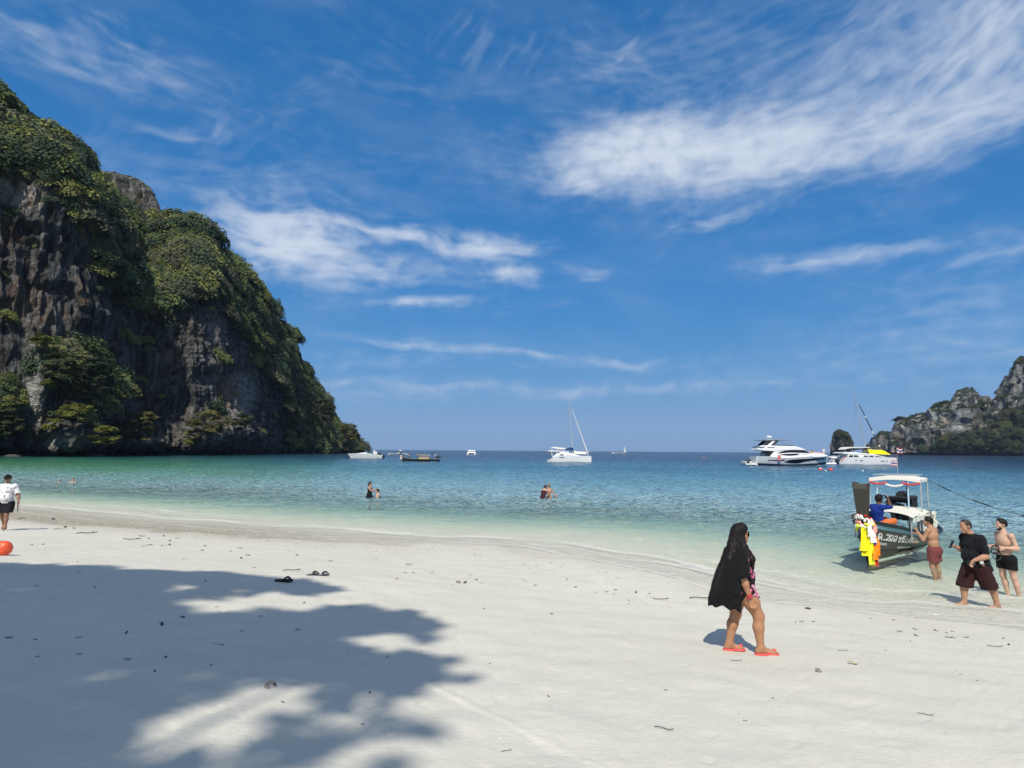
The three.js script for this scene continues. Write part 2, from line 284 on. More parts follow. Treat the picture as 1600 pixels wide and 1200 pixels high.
// ------------------------------------------------------------------ rock masses
// A mass is authored by columns: t is the tangent of the azimuth, e the slope of the sight line above the eye, d the distance over the sea.
const te = (px, py) => { const r = ray(px, py); return [r.x / -r.z, r.y / -r.z]; };
const pj = new THREE.Vector3();
function proj(x, y, z) { pj.set(x, y, z).project(camera); return [(pj.x * .5 + .5) * 1600, (.5 - pj.y * .5) * 1200]; }
const rockBump = tileTex(1024, (u, v) => { const c = fbm2(u * 14, v * 9, 4); return .5 + .35 * c + .3 * fbm2(u * 40 + c, v * 16, 3) + .12 * fbm2(u * 110, v * 90, 2); }, [1 / 23, 1 / 23]);
const rockTone = tileTex(1024, (u, v) => { const st = N2(u * 46 + 1.2 * N2(u * 9, v * 3), v * 3.2), st2 = fbm2(u * 90, v * 8, 2); return .66 + .25 * st + .2 * st2 + .22 * fbm2(u * 30, v * 30, 3); }, [1 / 37, 1 / 37]);
const rockMat = std(1, 1, 1, .95, { vertexColors: true, map: rockTone, bumpMap: rockBump, bumpScale: 1.1, specularIntensity: .25, side: THREE.FrontSide });
const patchAt = (list, x, y) => { let s = 0; for (const p of list) { const u = (x - p[0]) / p[2], v = (y - p[1]) / p[3], q = u * u + v * v; if (q < 7) s += Math.exp(-q) * p[4]; } return s; };

function rockMass(o) {
  const nu = o.columns, nv = o.rows, t0 = o.t0, t1 = o.t1, info = { pos: [], v: [] };
  const ts = []; for (let i = 0; i < nu; i++) { const f = i / (nu - 1); ts.push(o.dense ? (f < .1 ? lerp(t0, o.dense, f / .1) : lerp(o.dense, t1, (f - .1) / .9)) : lerp(t0, t1, f)); }
  const P = new Array(nu * nv);
  for (let i = 0; i < nu; i++) {
    const t = ts[i], d0 = o.base(t), dT = d0 + o.setback(t), dF = d0 + o.lean(t), HT = Math.max(.5, EYE + o.top(t) * dT), HF = clamp(EYE + o.face(t) * dF, .35, HT * .96);
    const end = o.tail ?? 70, nt = Math.min(3, HF * .4);
    const prof = [[-2.5, d0 + nt], [.2, d0 + nt * 1.1], [nt * .7, d0 + nt * .9], [nt * 1.15, d0 - .3], [HF * .5 + nt * .5, d0 + (dF - d0) * .3], [HF, dF], [lerp(HF, HT, .55), lerp(dF, dT, .4)], [lerp(HF, HT, .88), lerp(dF, dT, .75)], [HT, dT], [HT * .82, dT + end * .3], [HT * .35, dT + end * .7], [-3, dT + end]];
    const vs = [0, .02, .05, .075, .30, .52, .64, .74, .82, .89, .95, 1], th = table(prof.map((q, k) => [vs[k], q[0]])), td = table(prof.map((q, k) => [vs[k], q[1]]));
    for (let j = 0; j < nv; j++) { const w = j / (nv - 1), v = w < .9 ? w / .9 * .84 : lerp(.84, 1, (w - .9) / .1); P[j * nu + i] = [t, th(v), td(v), v]; }
  }
  const base = gridGeo(nu, nv, (i, j) => { const [t, h, d] = P[j * nu + i]; return V(t * d, h, -d); }), p = base.attributes.position.array, n = base.attributes.normal.array;
  const k = o.scale ?? 1, q = new Float32Array(p.length);
  for (let m = 0; m < nu * nv; m++) {
    const x = p[m * 3], y = p[m * 3 + 1], z = p[m * 3 + 2], v = P[m][3], X = x / k, Y = y / k, Z = z / k, faceness = 1 - sstep(.5, .62, v), edge = sstep(0, .02, m % nu / nu) * (1 - sstep(.985, 1, (m % nu) / nu)) * .8 + .2;
    let a = 3.4 * fbm3(X / 34, Y / 60, Z / 34, 3) + 1.7 * fbm3(X / 10, Y / 26, Z / 10, 3);
    const rib = 1 - Math.abs(N3(X / 6.5, Y / 34, Z / 6.5)), ledge = N3(X / 30, Y / 5.5, Z / 30);
    const cave = sstep(.25, .6, fbm3(X / 9 + 31, Y / 13, Z / 9, 2));
    a += faceness * (2.3 * rib * rib + 1.5 * ledge * Math.abs(ledge) + 1.3 * fbm3(X / 3, Y / 7, Z / 3, 3) - 3.2 * cave) + (1 - faceness) * 1.2 * fbm3(X / 7, Y / 7, Z / 7, 3);
    const c = .55 * fbm3(X / 1.6, Y / 2.1, Z / 1.6, 3); a += c;
    if (y < 4 * k) a *= .25 + .19 * Math.max(0, y) / k;
    a *= k * edge * (o.rough ?? 1);
    let push = 0;
    if (o.bumps) { const [px, py] = proj(x, y, z); push = patchAt(o.bumps, px, py) * (1 - sstep(.55, .7, v)); if (push > .3) a += Math.min(push, 4) * .35 * fbm3(x / 2.6, y / 2.2, z / 2.6, 3); }
    const l = Math.hypot(x, z), dir = [-x / l, -z / l];
    q[m * 3] = x + n[m * 3] * a + (dir[0] * .75 + .66) * push; q[m * 3 + 1] = y + n[m * 3 + 1] * a * .7; q[m * 3 + 2] = z + n[m * 3 + 2] * a + (dir[1] * .75 + .15) * push;
  }
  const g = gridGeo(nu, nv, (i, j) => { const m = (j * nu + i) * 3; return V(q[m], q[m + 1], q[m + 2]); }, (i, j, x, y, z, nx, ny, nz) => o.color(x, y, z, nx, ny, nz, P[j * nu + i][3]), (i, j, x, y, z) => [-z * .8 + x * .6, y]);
  return { g, P, nu, nv };
}
function rockColor(x, y, z, k, light) {
  const X = x / k, Y = y / k, Z = z / k, st = N3(X / 2.2, Y / 42, Z / 2.2), big = fbm3(X / 22, Y / 30, Z / 22, 3), fine = fbm3(X / 3, Y / 6, Z / 3, 3);
  let g = light * (1 + .45 * st + .6 * big + .45 * fine);
  let r = g, gg = g * .985, b = g * .95;
  const warm = sstep(.12, .55, fbm3(X / 17 + 9, Y / 24, Z / 17, 3)); r += .55 * warm * g; gg += .16 * warm * g; b -= .12 * warm * g;
  const blue = sstep(.1, .5, fbm3(X / 13 - 7, Y / 40, Z / 13, 2)); r -= .12 * blue * g; b += .1 * blue * g;
  const black = sstep(.15, .5, N3(X / 3.4 + 20, Y / 60, Z / 3.4) + .3 * big); const f = 1 - .62 * black;
  const chalk = .11 * light / .1 * sstep(.2, .65, N3(X / 4.2 - 30, Y / 38, Z / 4.2) + .5 * fbm3(X / 5, Y / 9, Z / 5 + 40, 3));
  return [Math.max(.010, r * f + chalk), Math.max(.010, gg * f + chalk * .98), Math.max(.010, b * f + chalk * .94)];
}

// the headland on the left
const hTop = [[-760, -430], [-400, -210], [-150, 60], [-60, 120], [0, 168], [14, 172], [24, 190], [45, 206], [80, 216], [110, 236], [135, 268], [150, 294], [175, 324], [205, 342], [240, 350], [262, 346], [300, 352], [320, 364], [333, 396], [356, 412], [390, 450], [428, 490], [454, 522], [468, 550], [476, 584], [484, 606], [502, 628], [520, 660], [540, 674], [555, 686], [567, 703.5]];
const hFace = [[-760, -100], [-300, 150], [0, 252], [60, 256], [90, 268], [109, 304], [131, 342], [150, 392], [180, 445], [210, 472], [262, 466], [285, 456], [330, 455], [352, 484], [375, 520], [416, 590], [439, 618], [446, 688], [470, 697], [520, 700], [569, 703.2]];
const hBase = [[-760, 110], [-300, 165], [0, 210], [110, 224], [150, 240], [200, 264], [300, 282], [340, 298], [400, 345], [470, 425], [520, 500], [569, 600]];
const yHor = (px) => 704 + (px - 800) * .00663;
const topT = table(hTop.map(([x, y]) => te(x, y))), faceT = table(hFace.map(([x, y]) => te(x, y))), baseT = table(hBase.map(([x, d]) => [te(x, yHor(x))[0], d]));
const tEnd = te(569, 703)[0], tStart = te(-760, 300)[0];
const bumps = [[48, 590, 13, 55, 8], [100, 682, 36, 28, 13], [95, 612, 45, 45, 4], [165, 640, 30, 40, 5], [215, 694, 36, 20, 9], [300, 690, 22, 26, 8], [345, 676, 42, 28, 12], [405, 640, 20, 55, 5], [10, 640, 26, 80, 3], [60, 330, 40, 40, 3], [300, 560, 30, 90, 2], [150, 520, 14, 70, 2], [225, 560, 12, 90, 2.2], [255, 640, 20, 30, -5], [20, 700, 40, 20, -6], [455, 690, 22, 22, -6], [280, 620, 14, 70, -3]];
const palePatches = [[48, 585, 13, 50, 1.6], [60, 625, 12, 30, 1.3], [100, 690, 38, 16, 1.5], [75, 655, 16, 8, 1.8], [335, 512, 14, 14, 1.0], [372, 620, 20, 30, 1.2], [385, 605, 14, 26, 1.0], [345, 686, 55, 18, .8], [15, 290, 30, 36, 1.1], [45, 312, 22, 14, 1.6], [228, 690, 34, 10, .7], [436, 498, 8, 16, 1.8], [540, 702, 30, 6, .9], [330, 540, 30, 70, .35], [120, 330, 14, 60, .3]];
const warmPatches = [[355, 612, 14, 24, 1.5], [72, 652, 16, 8, 1.2], [45, 314, 24, 12, .9], [40, 470, 40, 40, .6], [275, 555, 18, 14, .6], [245, 590, 30, 60, .3]];
const vegBlobs = [[104, 572, 40, 30, 1], [152, 604, 34, 36, 1.1], [4, 628, 24, 54, 1], [110, 650, 34, 14, .6], [12, 332, 9, 12, .75], [8, 497, 9, 6, .7]];
const bareBlobs = [[436, 498, 10, 18, 1.6], [472, 535, 12, 34, 1.3], [46, 592, 15, 52, 1.4]];
const headland = rockMass({
  columns: 900, rows: 380, dense: te(-60, 300)[0], t0: tStart, t1: tEnd, base: baseT, top: topT, face: faceT, bumps,
  setback: (t) => table([[tStart, 60], [te(0, 300)[0], 42], [te(100, 300)[0], 40], [te(150, 350)[0], 84], [te(200, 400)[0], 88], [te(300, 400)[0], 58], [te(345, 450)[0], 62], [te(440, 500)[0], 92], [te(520, 600)[0], 60], [tEnd, 12]])(t), lean: (t) => table([[tStart, 10], [te(300, 400)[0], 9], [te(430, 600)[0], 12], [te(470, 690)[0], 3], [tEnd, 1]])(t),
  color: (x, y, z, nx, ny, nz, v) => {
    const c = rockColor(x, y, z, 1, .098), [px, py] = proj(x, y, z), pale = patchAt(palePatches, px, py), warm = patchAt(warmPatches, px, py), m = .55 + .75 * fbm3(x / 4, y / 4, z / 4, 3) + .25;
    for (let i = 0; i < 3; i++) c[i] = lerp(c[i], [.46, .45, .42][i], clamp(pale * m * .75, 0, .9));
    const w = clamp(warm * m * .6, 0, .8); c[0] = lerp(c[0], .36, w); c[1] = lerp(c[1], .21, w); c[2] = lerp(c[2], .13, w);
    const low = 1 - sstep(1.2, 3.2, y + N3(x / 3, 0, z / 3)); for (let i = 0; i < 3; i++) c[i] *= 1 - .75 * low;        // darker towards the foot, in the notch
    const earth = sstep(.5, .6, v); for (let i = 0; i < 3; i++) c[i] = lerp(c[i], [.035, .045, .018][i], earth * .8);
    return c;
  },
});
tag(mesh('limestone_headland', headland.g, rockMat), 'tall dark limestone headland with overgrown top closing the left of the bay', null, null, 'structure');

// the bare knob on the ridge behind
{
  const top = [[128, 300], [150, 266], [163, 266], [176, 268], [190, 270], [204, 274], [218, 280], [230, 288], [238, 300], [243, 314], [246, 330], [252, 352], [262, 400]], T = table(top.map(([x, y]) => te(x, y))), t0 = te(128, 300)[0], t1 = te(262, 400)[0];
  const m = rockMass({ columns: 170, rows: 150, t0, t1, base: () => 330, setback: () => 14, lean: () => 7, tail: 30, top: T, face: (t) => T(t) - .012, scale: 1, rough: .7, color: (x, y, z, nx, ny) => { const c = rockColor(x, y, z, 1, .16), g = sstep(.1, .45, fbm3(x / 4, y / 4, z / 4, 3) + .35 * ny); c[0] = lerp(c[0], .07, g * .7); c[1] = lerp(c[1], .075, g * .7); c[2] = lerp(c[2], .03, g * .7); return c; } });
  tag(mesh('rock_knob', m.g, rockMat), 'bare grey rock knob standing on the ridge of the left headland', null, null, 'structure');
}

// the far cliffs on the right, and the islet in front of them
const farD = 1250;
function farMass(name, label, top, base, opt) {
  const T = table(top.map(([x, y]) => te(x, y))), t0 = te(...top[0])[0], t1 = te(...top[top.length - 1])[0], B = table(base.map(([x, d]) => [te(x, yHor(x))[0], d]));
  const m = rockMass({ columns: opt.columns, rows: opt.rows, t0, t1, base: B, top: T, face: opt.face ? table(opt.face.map(([x, y]) => te(x, y))) : (t) => T(t) * (opt.steep ?? .8) + .0003, setback: opt.setback, lean: opt.lean, tail: opt.tail, scale: opt.scale, rough: opt.rough, bumps: opt.bumps,
    color: (x, y, z, nx, ny, nz, v) => {
      const c = rockColor(x, y, z, opt.scale, opt.light ?? .2), [px, py] = proj(x, y, z), pale = patchAt(opt.pale ?? [], px, py);
      for (let i = 0; i < 3; i++) c[i] = lerp(c[i], [.40, .34, .29][i], clamp(pale * (.6 + .6 * fbm3(x / 22, y / 22, z / 22, 3)), 0, .8));
      const g = clamp(sstep(.5, .8, ny + .55 * fbm3(x / 26, y / 26, z / 26, 4)) + patchAt(opt.veg ?? [], px, py), 0, 1) * sstep(3, 9, y); c[0] = lerp(c[0], .035, g); c[1] = lerp(c[1], .052, g); c[2] = lerp(c[2], .022, g);
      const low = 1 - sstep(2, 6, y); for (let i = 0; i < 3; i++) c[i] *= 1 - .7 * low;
      return c;
    } });
  tag(mesh(name, m.g, rockMat), label, null, null, 'structure'); return m;
}
const islet = farMass('rock_islet', 'rounded rock islet with a green cap between the motor yacht and the catamaran', [[1297, 707.4], [1298, 690], [1300, 682], [1306, 676], [1313, 673], [1320, 675], [1327, 681], [1331, 688], [1333, 697], [1334, 707.6]], [[1297, 1000], [1315, 985], [1334, 1000]], { columns: 90, rows: 90, setback: () => 14, lean: () => -3, tail: 16, scale: 2.2, rough: .55, light: .17, pale: [[1301, 692, 4, 12, .8]], veg: [[1316, 682, 13, 9, .9], [1324, 694, 8, 10, .6]] });
const farLow = farMass('limestone_cliff', 'low grey sloping cliff behind the mast of the catamaran with the yellow awning', [[1346, 707.7], [1350, 703], [1356, 694], [1363, 685], [1370, 677], [1376, 673.5], [1386, 673.5], [1393, 674], [1397, 677], [1401, 690], [1403, 708]], [[1346, 1150], [1403, 1120]], { columns: 130, rows: 110, setback: () => 40, lean: () => 14, tail: 50, scale: 3, rough: .6, light: .16 });
const farMain = farMass('limestone_cliff', 'long craggy grey cliff with jungle at its foot on the right of the bay', [[1391, 708], [1392.5, 690], [1394, 668], [1397, 661], [1403, 657], [1409, 655], [1416, 655.5], [1419, 657], [1424, 653], [1433, 650], [1442, 648], [1449, 647], [1454, 643], [1462, 637], [1470, 633], [1474, 630.5], [1479, 633], [1484, 636], [1489, 635], [1491, 625], [1493, 618], [1498, 612], [1504, 609.5], [1512, 608.5], [1522, 609.5], [1526, 613], [1531, 617], [1540, 616.5], [1546, 619], [1550, 624], [1555, 619], [1561, 609], [1566, 604], [1573, 590], [1580, 579], [1586, 571], [1594, 563], [1604, 556], [1640, 520], [1700, 490], [1800, 500], [1900, 540]],
  [[1391, 1080], [1450, 1060], [1500, 1030], [1600, 980], [1750, 900], [1900, 820]], { columns: 560, rows: 250, steep: .93, setback: (t) => 75, lean: (t) => 38, tail: 90, scale: 3.4, rough: 1, light: .25, bumps: [[1405, 680, 6, 22, 14], [1442, 680, 8, 24, 10], [1475, 665, 10, 22, 14], [1510, 645, 16, 24, 20], [1424, 690, 3, 30, -14], [1489, 660, 3, 30, -18], [1550, 650, 4, 30, -22], [1480, 696, 20, 10, 10], [1530, 690, 40, 16, 18], [1590, 680, 30, 24, 20]], pale: [[1405, 685, 9, 20, .5], [1448, 684, 8, 18, .7], [1466, 672, 10, 16, .7], [1470, 655, 8, 8, .4], [1520, 660, 20, 14, .45], [1500, 640, 8, 18, .35], [1440, 700, 20, 7, .6]], veg: [[1532, 688, 46, 13, 1.6], [1590, 672, 36, 26, 1.6], [1485, 696, 18, 9, 1.7], [1548, 655, 24, 10, .5], [1590, 650, 20, 12, .8]] });

// ------------------------------------------------------------------ jungle on the rock
function leafClump(seed, plates, perPlate, leaf) {       // a crown of flat-topped leaf layers, about 1 m in radius
  const r = rng(seed), pos = [], nor = [], idx = [];
  for (let p = 0; p < plates; p++) {
    const a = r() * 6.283, rr = .72 * Math.sqrt(r()), cy = lerp(.15, .62, r()) * (1.15 - rr), cx = Math.cos(a) * rr, cz = Math.sin(a) * rr, pr = .26 + .26 * r();
    for (let k = 0; k < perPlate; k++) {
      const b = r() * 6.283, q = Math.sqrt(r()), x = cx + Math.cos(b) * q * pr, z = cz + Math.sin(b) * q * pr, y = cy + pr * .55 * (1 - q * q) - .1 * r() - .12 * q;
      const n = V((x - cx) * 1.1 + (r() - .5) * 1.3, .75 + .3 * r(), (z - cz) * 1.1 + (r() - .5) * 1.3).normalize(), u = V(r() - .5, r() - .5, r() - .5).cross(n).normalize(), w = n.clone().cross(u), s = leaf * (.6 + .8 * r()), o = pos.length / 3;
      for (const [f, g] of [[-1, -.55], [1, -.55], [.75, .6], [-.75, .6]]) { pos.push(x + (u.x * f + w.x * g) * s, y + (u.y * f + w.y * g) * s, z + (u.z * f + w.z * g) * s); nor.push(n.x, n.y, n.z); }
      idx.push(o, o + 1, o + 2, o, o + 2, o + 3);
    }
  }
  const g = new THREE.BufferGeometry(); g.setAttribute('position', new THREE.Float32BufferAttribute(pos, 3)); g.setAttribute('normal', new THREE.Float32BufferAttribute(nor, 3)); g.setIndex(idx); return g;
}
const leafMat = (r, g, b) => new THREE.MeshPhysicalMaterial({ color: C(r, g, b), roughness: .75, transmission: .3, thickness: 0, side: THREE.DoubleSide, specularIntensity: .35 });
const jungleMat = leafMat(1, 1, 1);
const clumps = [1, 2, 3, 4].map((s) => leafClump(40 + s, 10, 26, .105)), fineClumps = [1, 2, 3, 4, 5].map((s) => leafClump(140 + s, 12, 84, .056));
const greens = [[.075, .092, .027], [.046, .066, .025], [.021, .037, .018], [.10, .106, .03], [.05, .053, .03]];
function jungle(name, label, mass, wanted, tries, size, seed, dim = 1) {
  const r = rng(seed), lists = fineClumps.map(() => []), p = mass.g.attributes.position.array, n = mass.g.attributes.normal.array, M = new THREE.Matrix4(), up = V(0, 1, 0);
  for (let k = 0; k < tries; k++) {
    const m = Math.floor(r() * mass.nu * mass.nv), i = m * 3, keep = r(), a = r(), b = r(), c = r(), w = wanted(p[i], p[i + 1], p[i + 2], n[i], n[i + 1], n[i + 2], mass.P[m][3]);
    if (keep > w) continue;
    const s = lerp(size[0], size[1], a * a * a * (.6 + .8 * sstep(-.2, .6, N3(p[i] / 20, p[i + 1] / 20, p[i + 2] / 20 + 9)))), q = new THREE.Quaternion().setFromUnitVectors(up, V(n[i] * .55, .75, n[i + 2] * .55).normalize()).multiply(new THREE.Quaternion().setFromAxisAngle(up, b * 6.28));
    M.compose(V(p[i] + n[i] * s * .25 + (b - .5), p[i + 1] + s * .1, p[i + 2] + n[i + 2] * s * .25), q, V(s * (.85 + .4 * c), s * (.75 + .4 * b), s));
    const hue = N3(p[i] / 16, p[i + 1] / 16, p[i + 2] / 16), g = greens[Math.floor(clamp((hue + .8) / 1.6 + (c - .5) * .55, 0, .999) * greens.length)], f = dim * (.75 + .5 * b);
    lists[k % 5].push([M.clone(), C(g[0] * f, g[1] * f, g[2] * f)]);
  }
  const host = thing(name, label, null); host.userData.kind = 'stuff'; let total = 0;
  lists.forEach((l, k) => {
    if (!l.length) return;
    const im = new THREE.InstancedMesh(fineClumps[k], jungleMat, l.length); im.name = 'crowns'; im.castShadow = im.receiveShadow = true; l.forEach(([a, c], i) => { im.setMatrixAt(i, a); im.setColorAt(i, c); }); host.add(im); total += l.length;
  });
  console.log(name, total);
}
jungle('jungle_foliage', 'dense green jungle covering the ridge and slope of the left headland', headland, (x, y, z, nx, ny, nz, v) => {
  if (y < 3.5 || v > .93) return 0;
  const [px, py] = proj(x, y, z); if (px < -60) return 0;
  const area = Math.pow(Math.hypot(x, z) / 330, 2), bare = patchAt(bareBlobs, px, py);
  if (bare > .5) return 0;
  if (v > .5) return .95 * area + .25;
  if (px > 446 && y > 8) return .9 * area;
  const fringe = sstep(.45, .52, v) * .7 * sstep(.1, .5, N3(x / 9, 3, z / 9));
  const tuft = (N3(x / 7, y / 7, z / 7) > .62 ? .12 : 0) * sstep(.2, .5, ny + .2) * (px > 60 ? 1 : .2);
  return Math.max(fringe, tuft, patchAt(vegBlobs, px, py) > .6 ? .85 : 0);
}, 56000, [1.7, 7.2], 501, 2.15);
jungle('jungle_foliage', 'dark green jungle on the far cliffs at the right', farMain, (x, y, z, nx, ny, nz, v) => {
  const [px, py] = proj(x, y, z); if (y < 5 || v > .9 || px > 1640) return 0;
  const w = patchAt([[1532, 690, 52, 14, 1.6], [1592, 672, 38, 28, 1.6], [1487, 697, 20, 8, 1.5], [1440, 702, 26, 4, .5]], px, py);
  return w > .5 ? .9 : ny > .72 && N3(x / 40, y / 40, z / 40) > .05 ? .3 : 0;
}, 26000, [3.5, 8], 502, 1.15);
jungle('jungle_foliage', 'green scrub capping the small rock islet', islet, (x, y, z, nx, ny, nz, v) => { const [px, py] = proj(x, y, z); return y > 6 && v < .9 && ny + .9 * N3(x / 9, y / 9, z / 9) > .2 && px > 1303 ? .8 : 0; }, 1500, [1.6, 3.2], 503, 1.1);

// the trees one can tell apart at the foot of the headland: [x, y of the crown's middle in the 1600 x 1200 photograph, half width, half height, colour, label]
const headV = headland.g.attributes.position.array;
function surfaceNear(px, py, reach) {                    // the nearest rock along that sight line
  const [t, e] = te(px, py); let best = 1e9, d = null;
  for (let m = 0; m < headland.nu * headland.nv; m += 1) {
    const x = headV[m * 3], y = headV[m * 3 + 1], z = headV[m * 3 + 2]; if (headland.P[m][3] > .8) continue;
    const q = Math.hypot(x / -z - t, (y - EYE) / -z - e) * 1050; if (q < reach && -z < best) { best = -z; d = m; }
  }
  return best;
}
const barkMat = std(.11, .09, .07, .9);
function tree(px, py, rx, ry, col, label, name = 'tree', group = 'trees at the foot of the headland') {
  const r = rng(Math.round(px * 13 + py)), d = surfaceNear(px, py + ry * .3, Math.max(5, rx * .8)) - rx * .10, c = atDepth(px, py, d), k = d / FOCAL, R = rx * k, Hh = ry * k;
  const t = thing(name, label, name === 'bush' ? 'bush' : 'tree', [c.x, c.y - Hh * 1.15, c.z], 0, group), parts = [];
  const n = Math.max(9, Math.round(R * Hh * 1.5)), M = new THREE.Matrix4();
  const limbs = [];
  for (let i = 0; i < n; i++) {
    const a = r() * 6.283, q = Math.sqrt(r()), h = r() * 1.9 - .9, w = Math.sqrt(Math.max(.1, 1 - h * h * .8)), x = Math.cos(a) * q * R * .82 * w, z = Math.sin(a) * q * R * .62 * w, y = Hh * 1.15 + h * Hh * .85, s = 1.05 + .95 * r();
    M.compose(V(x, y - s * .3, z), new THREE.Quaternion().setFromEuler(new THREE.Euler((r() - .5) * .6, r() * 6.28, (r() - .5) * .6)), V(s * 1.15, s * .85, s * 1.15));
    parts.push(clumps[i & 3].clone().applyMatrix4(M)); if (i % 5 === 0) limbs.push(V(x, y, z));
  }
  const fork = V((r() - .5) * .6, Hh * .55, -.2), wood = [limb(V(0, Hh * .1, -1.2), fork, .22 + R * .02, .16 + R * .01)];
  for (const l of limbs) wood.push(limb(fork, l, .12, .03));
  mesh('trunk', wood, barkMat, t); mesh('crown', parts, leafMat(...col), t);
}
function limb(a, b, ra, rb, seg = 6) { const l = a.distanceTo(b), g = new THREE.CylinderGeometry(rb, ra, l, seg, 1); g.translate(0, l / 2, 0); g.applyQuaternion(new THREE.Quaternion().setFromUnitVectors(V(0, 1, 0), b.clone().sub(a).normalize())); g.translate(a.x, a.y, a.z); return g; }
const lime = [.17, .185, .03], olive = [.15, .14, .042], mid = [.07, .092, .028], deep = [.046, .074, .03];
tree(64, 530, 20, 11, lime, 'light green tree topping the pale rock pillar at the left of the headland foot');
tree(100, 572, 33, 22, mid, 'broad green tree just right of the pale rock pillar, below its top');
tree(152, 592, 40, 40, deep, 'largest dark green tree on the cliff, right of the pale rock pillar');
tree(118, 642, 34, 12, lime, 'bright yellow-green flat crown on the pale boulders beside the water');
tree(84, 662, 14, 8, lime, 'small yellow-green bush clinging to the pale boulders below the flat crown', 'bush', 'bushes at the foot of the headland');
tree(163, 680, 24, 17, lime, 'rounded lime green bush low above the dark notch, left of the olive tree', 'bush', 'bushes at the foot of the headland');
tree(218, 666, 38, 26, olive, 'olive tree low above the water between the lime bush and the pale boulder');
tree(330, 660, 42, 19, olive, 'olive brown tree crowning the large pale boulder under the pink rock scar');
tree(300, 682, 16, 12, lime, 'lime green bush on the left shoulder of the pale boulder', 'bush', 'bushes at the foot of the headland');
tree(381, 656, 18, 11, mid, 'small green tree on the right shoulder of the pale boulder');
tree(8, 660, 26, 26, mid, 'green tree at the left edge low over the dark cliff foot');
tree(20, 628, 18, 8, lime, 'thin light green branch crown at the left edge above another tree');
tree(72, 598, 8, 8, lime, 'tiny bright shrub against the dark hollow right of the pillar', 'bush', 'bushes at the foot of the headland');
tree(545, 676, 20, 16, olive, 'olive tree on the low rocky tip of the headland beside the speedboat');
tree(500, 640, 26, 20, mid, 'rounded tree on the slope above the rocky tip of the headland');
tree(10, 160, 20, 14, deep, 'dark windswept tree at the highest point of the headland');

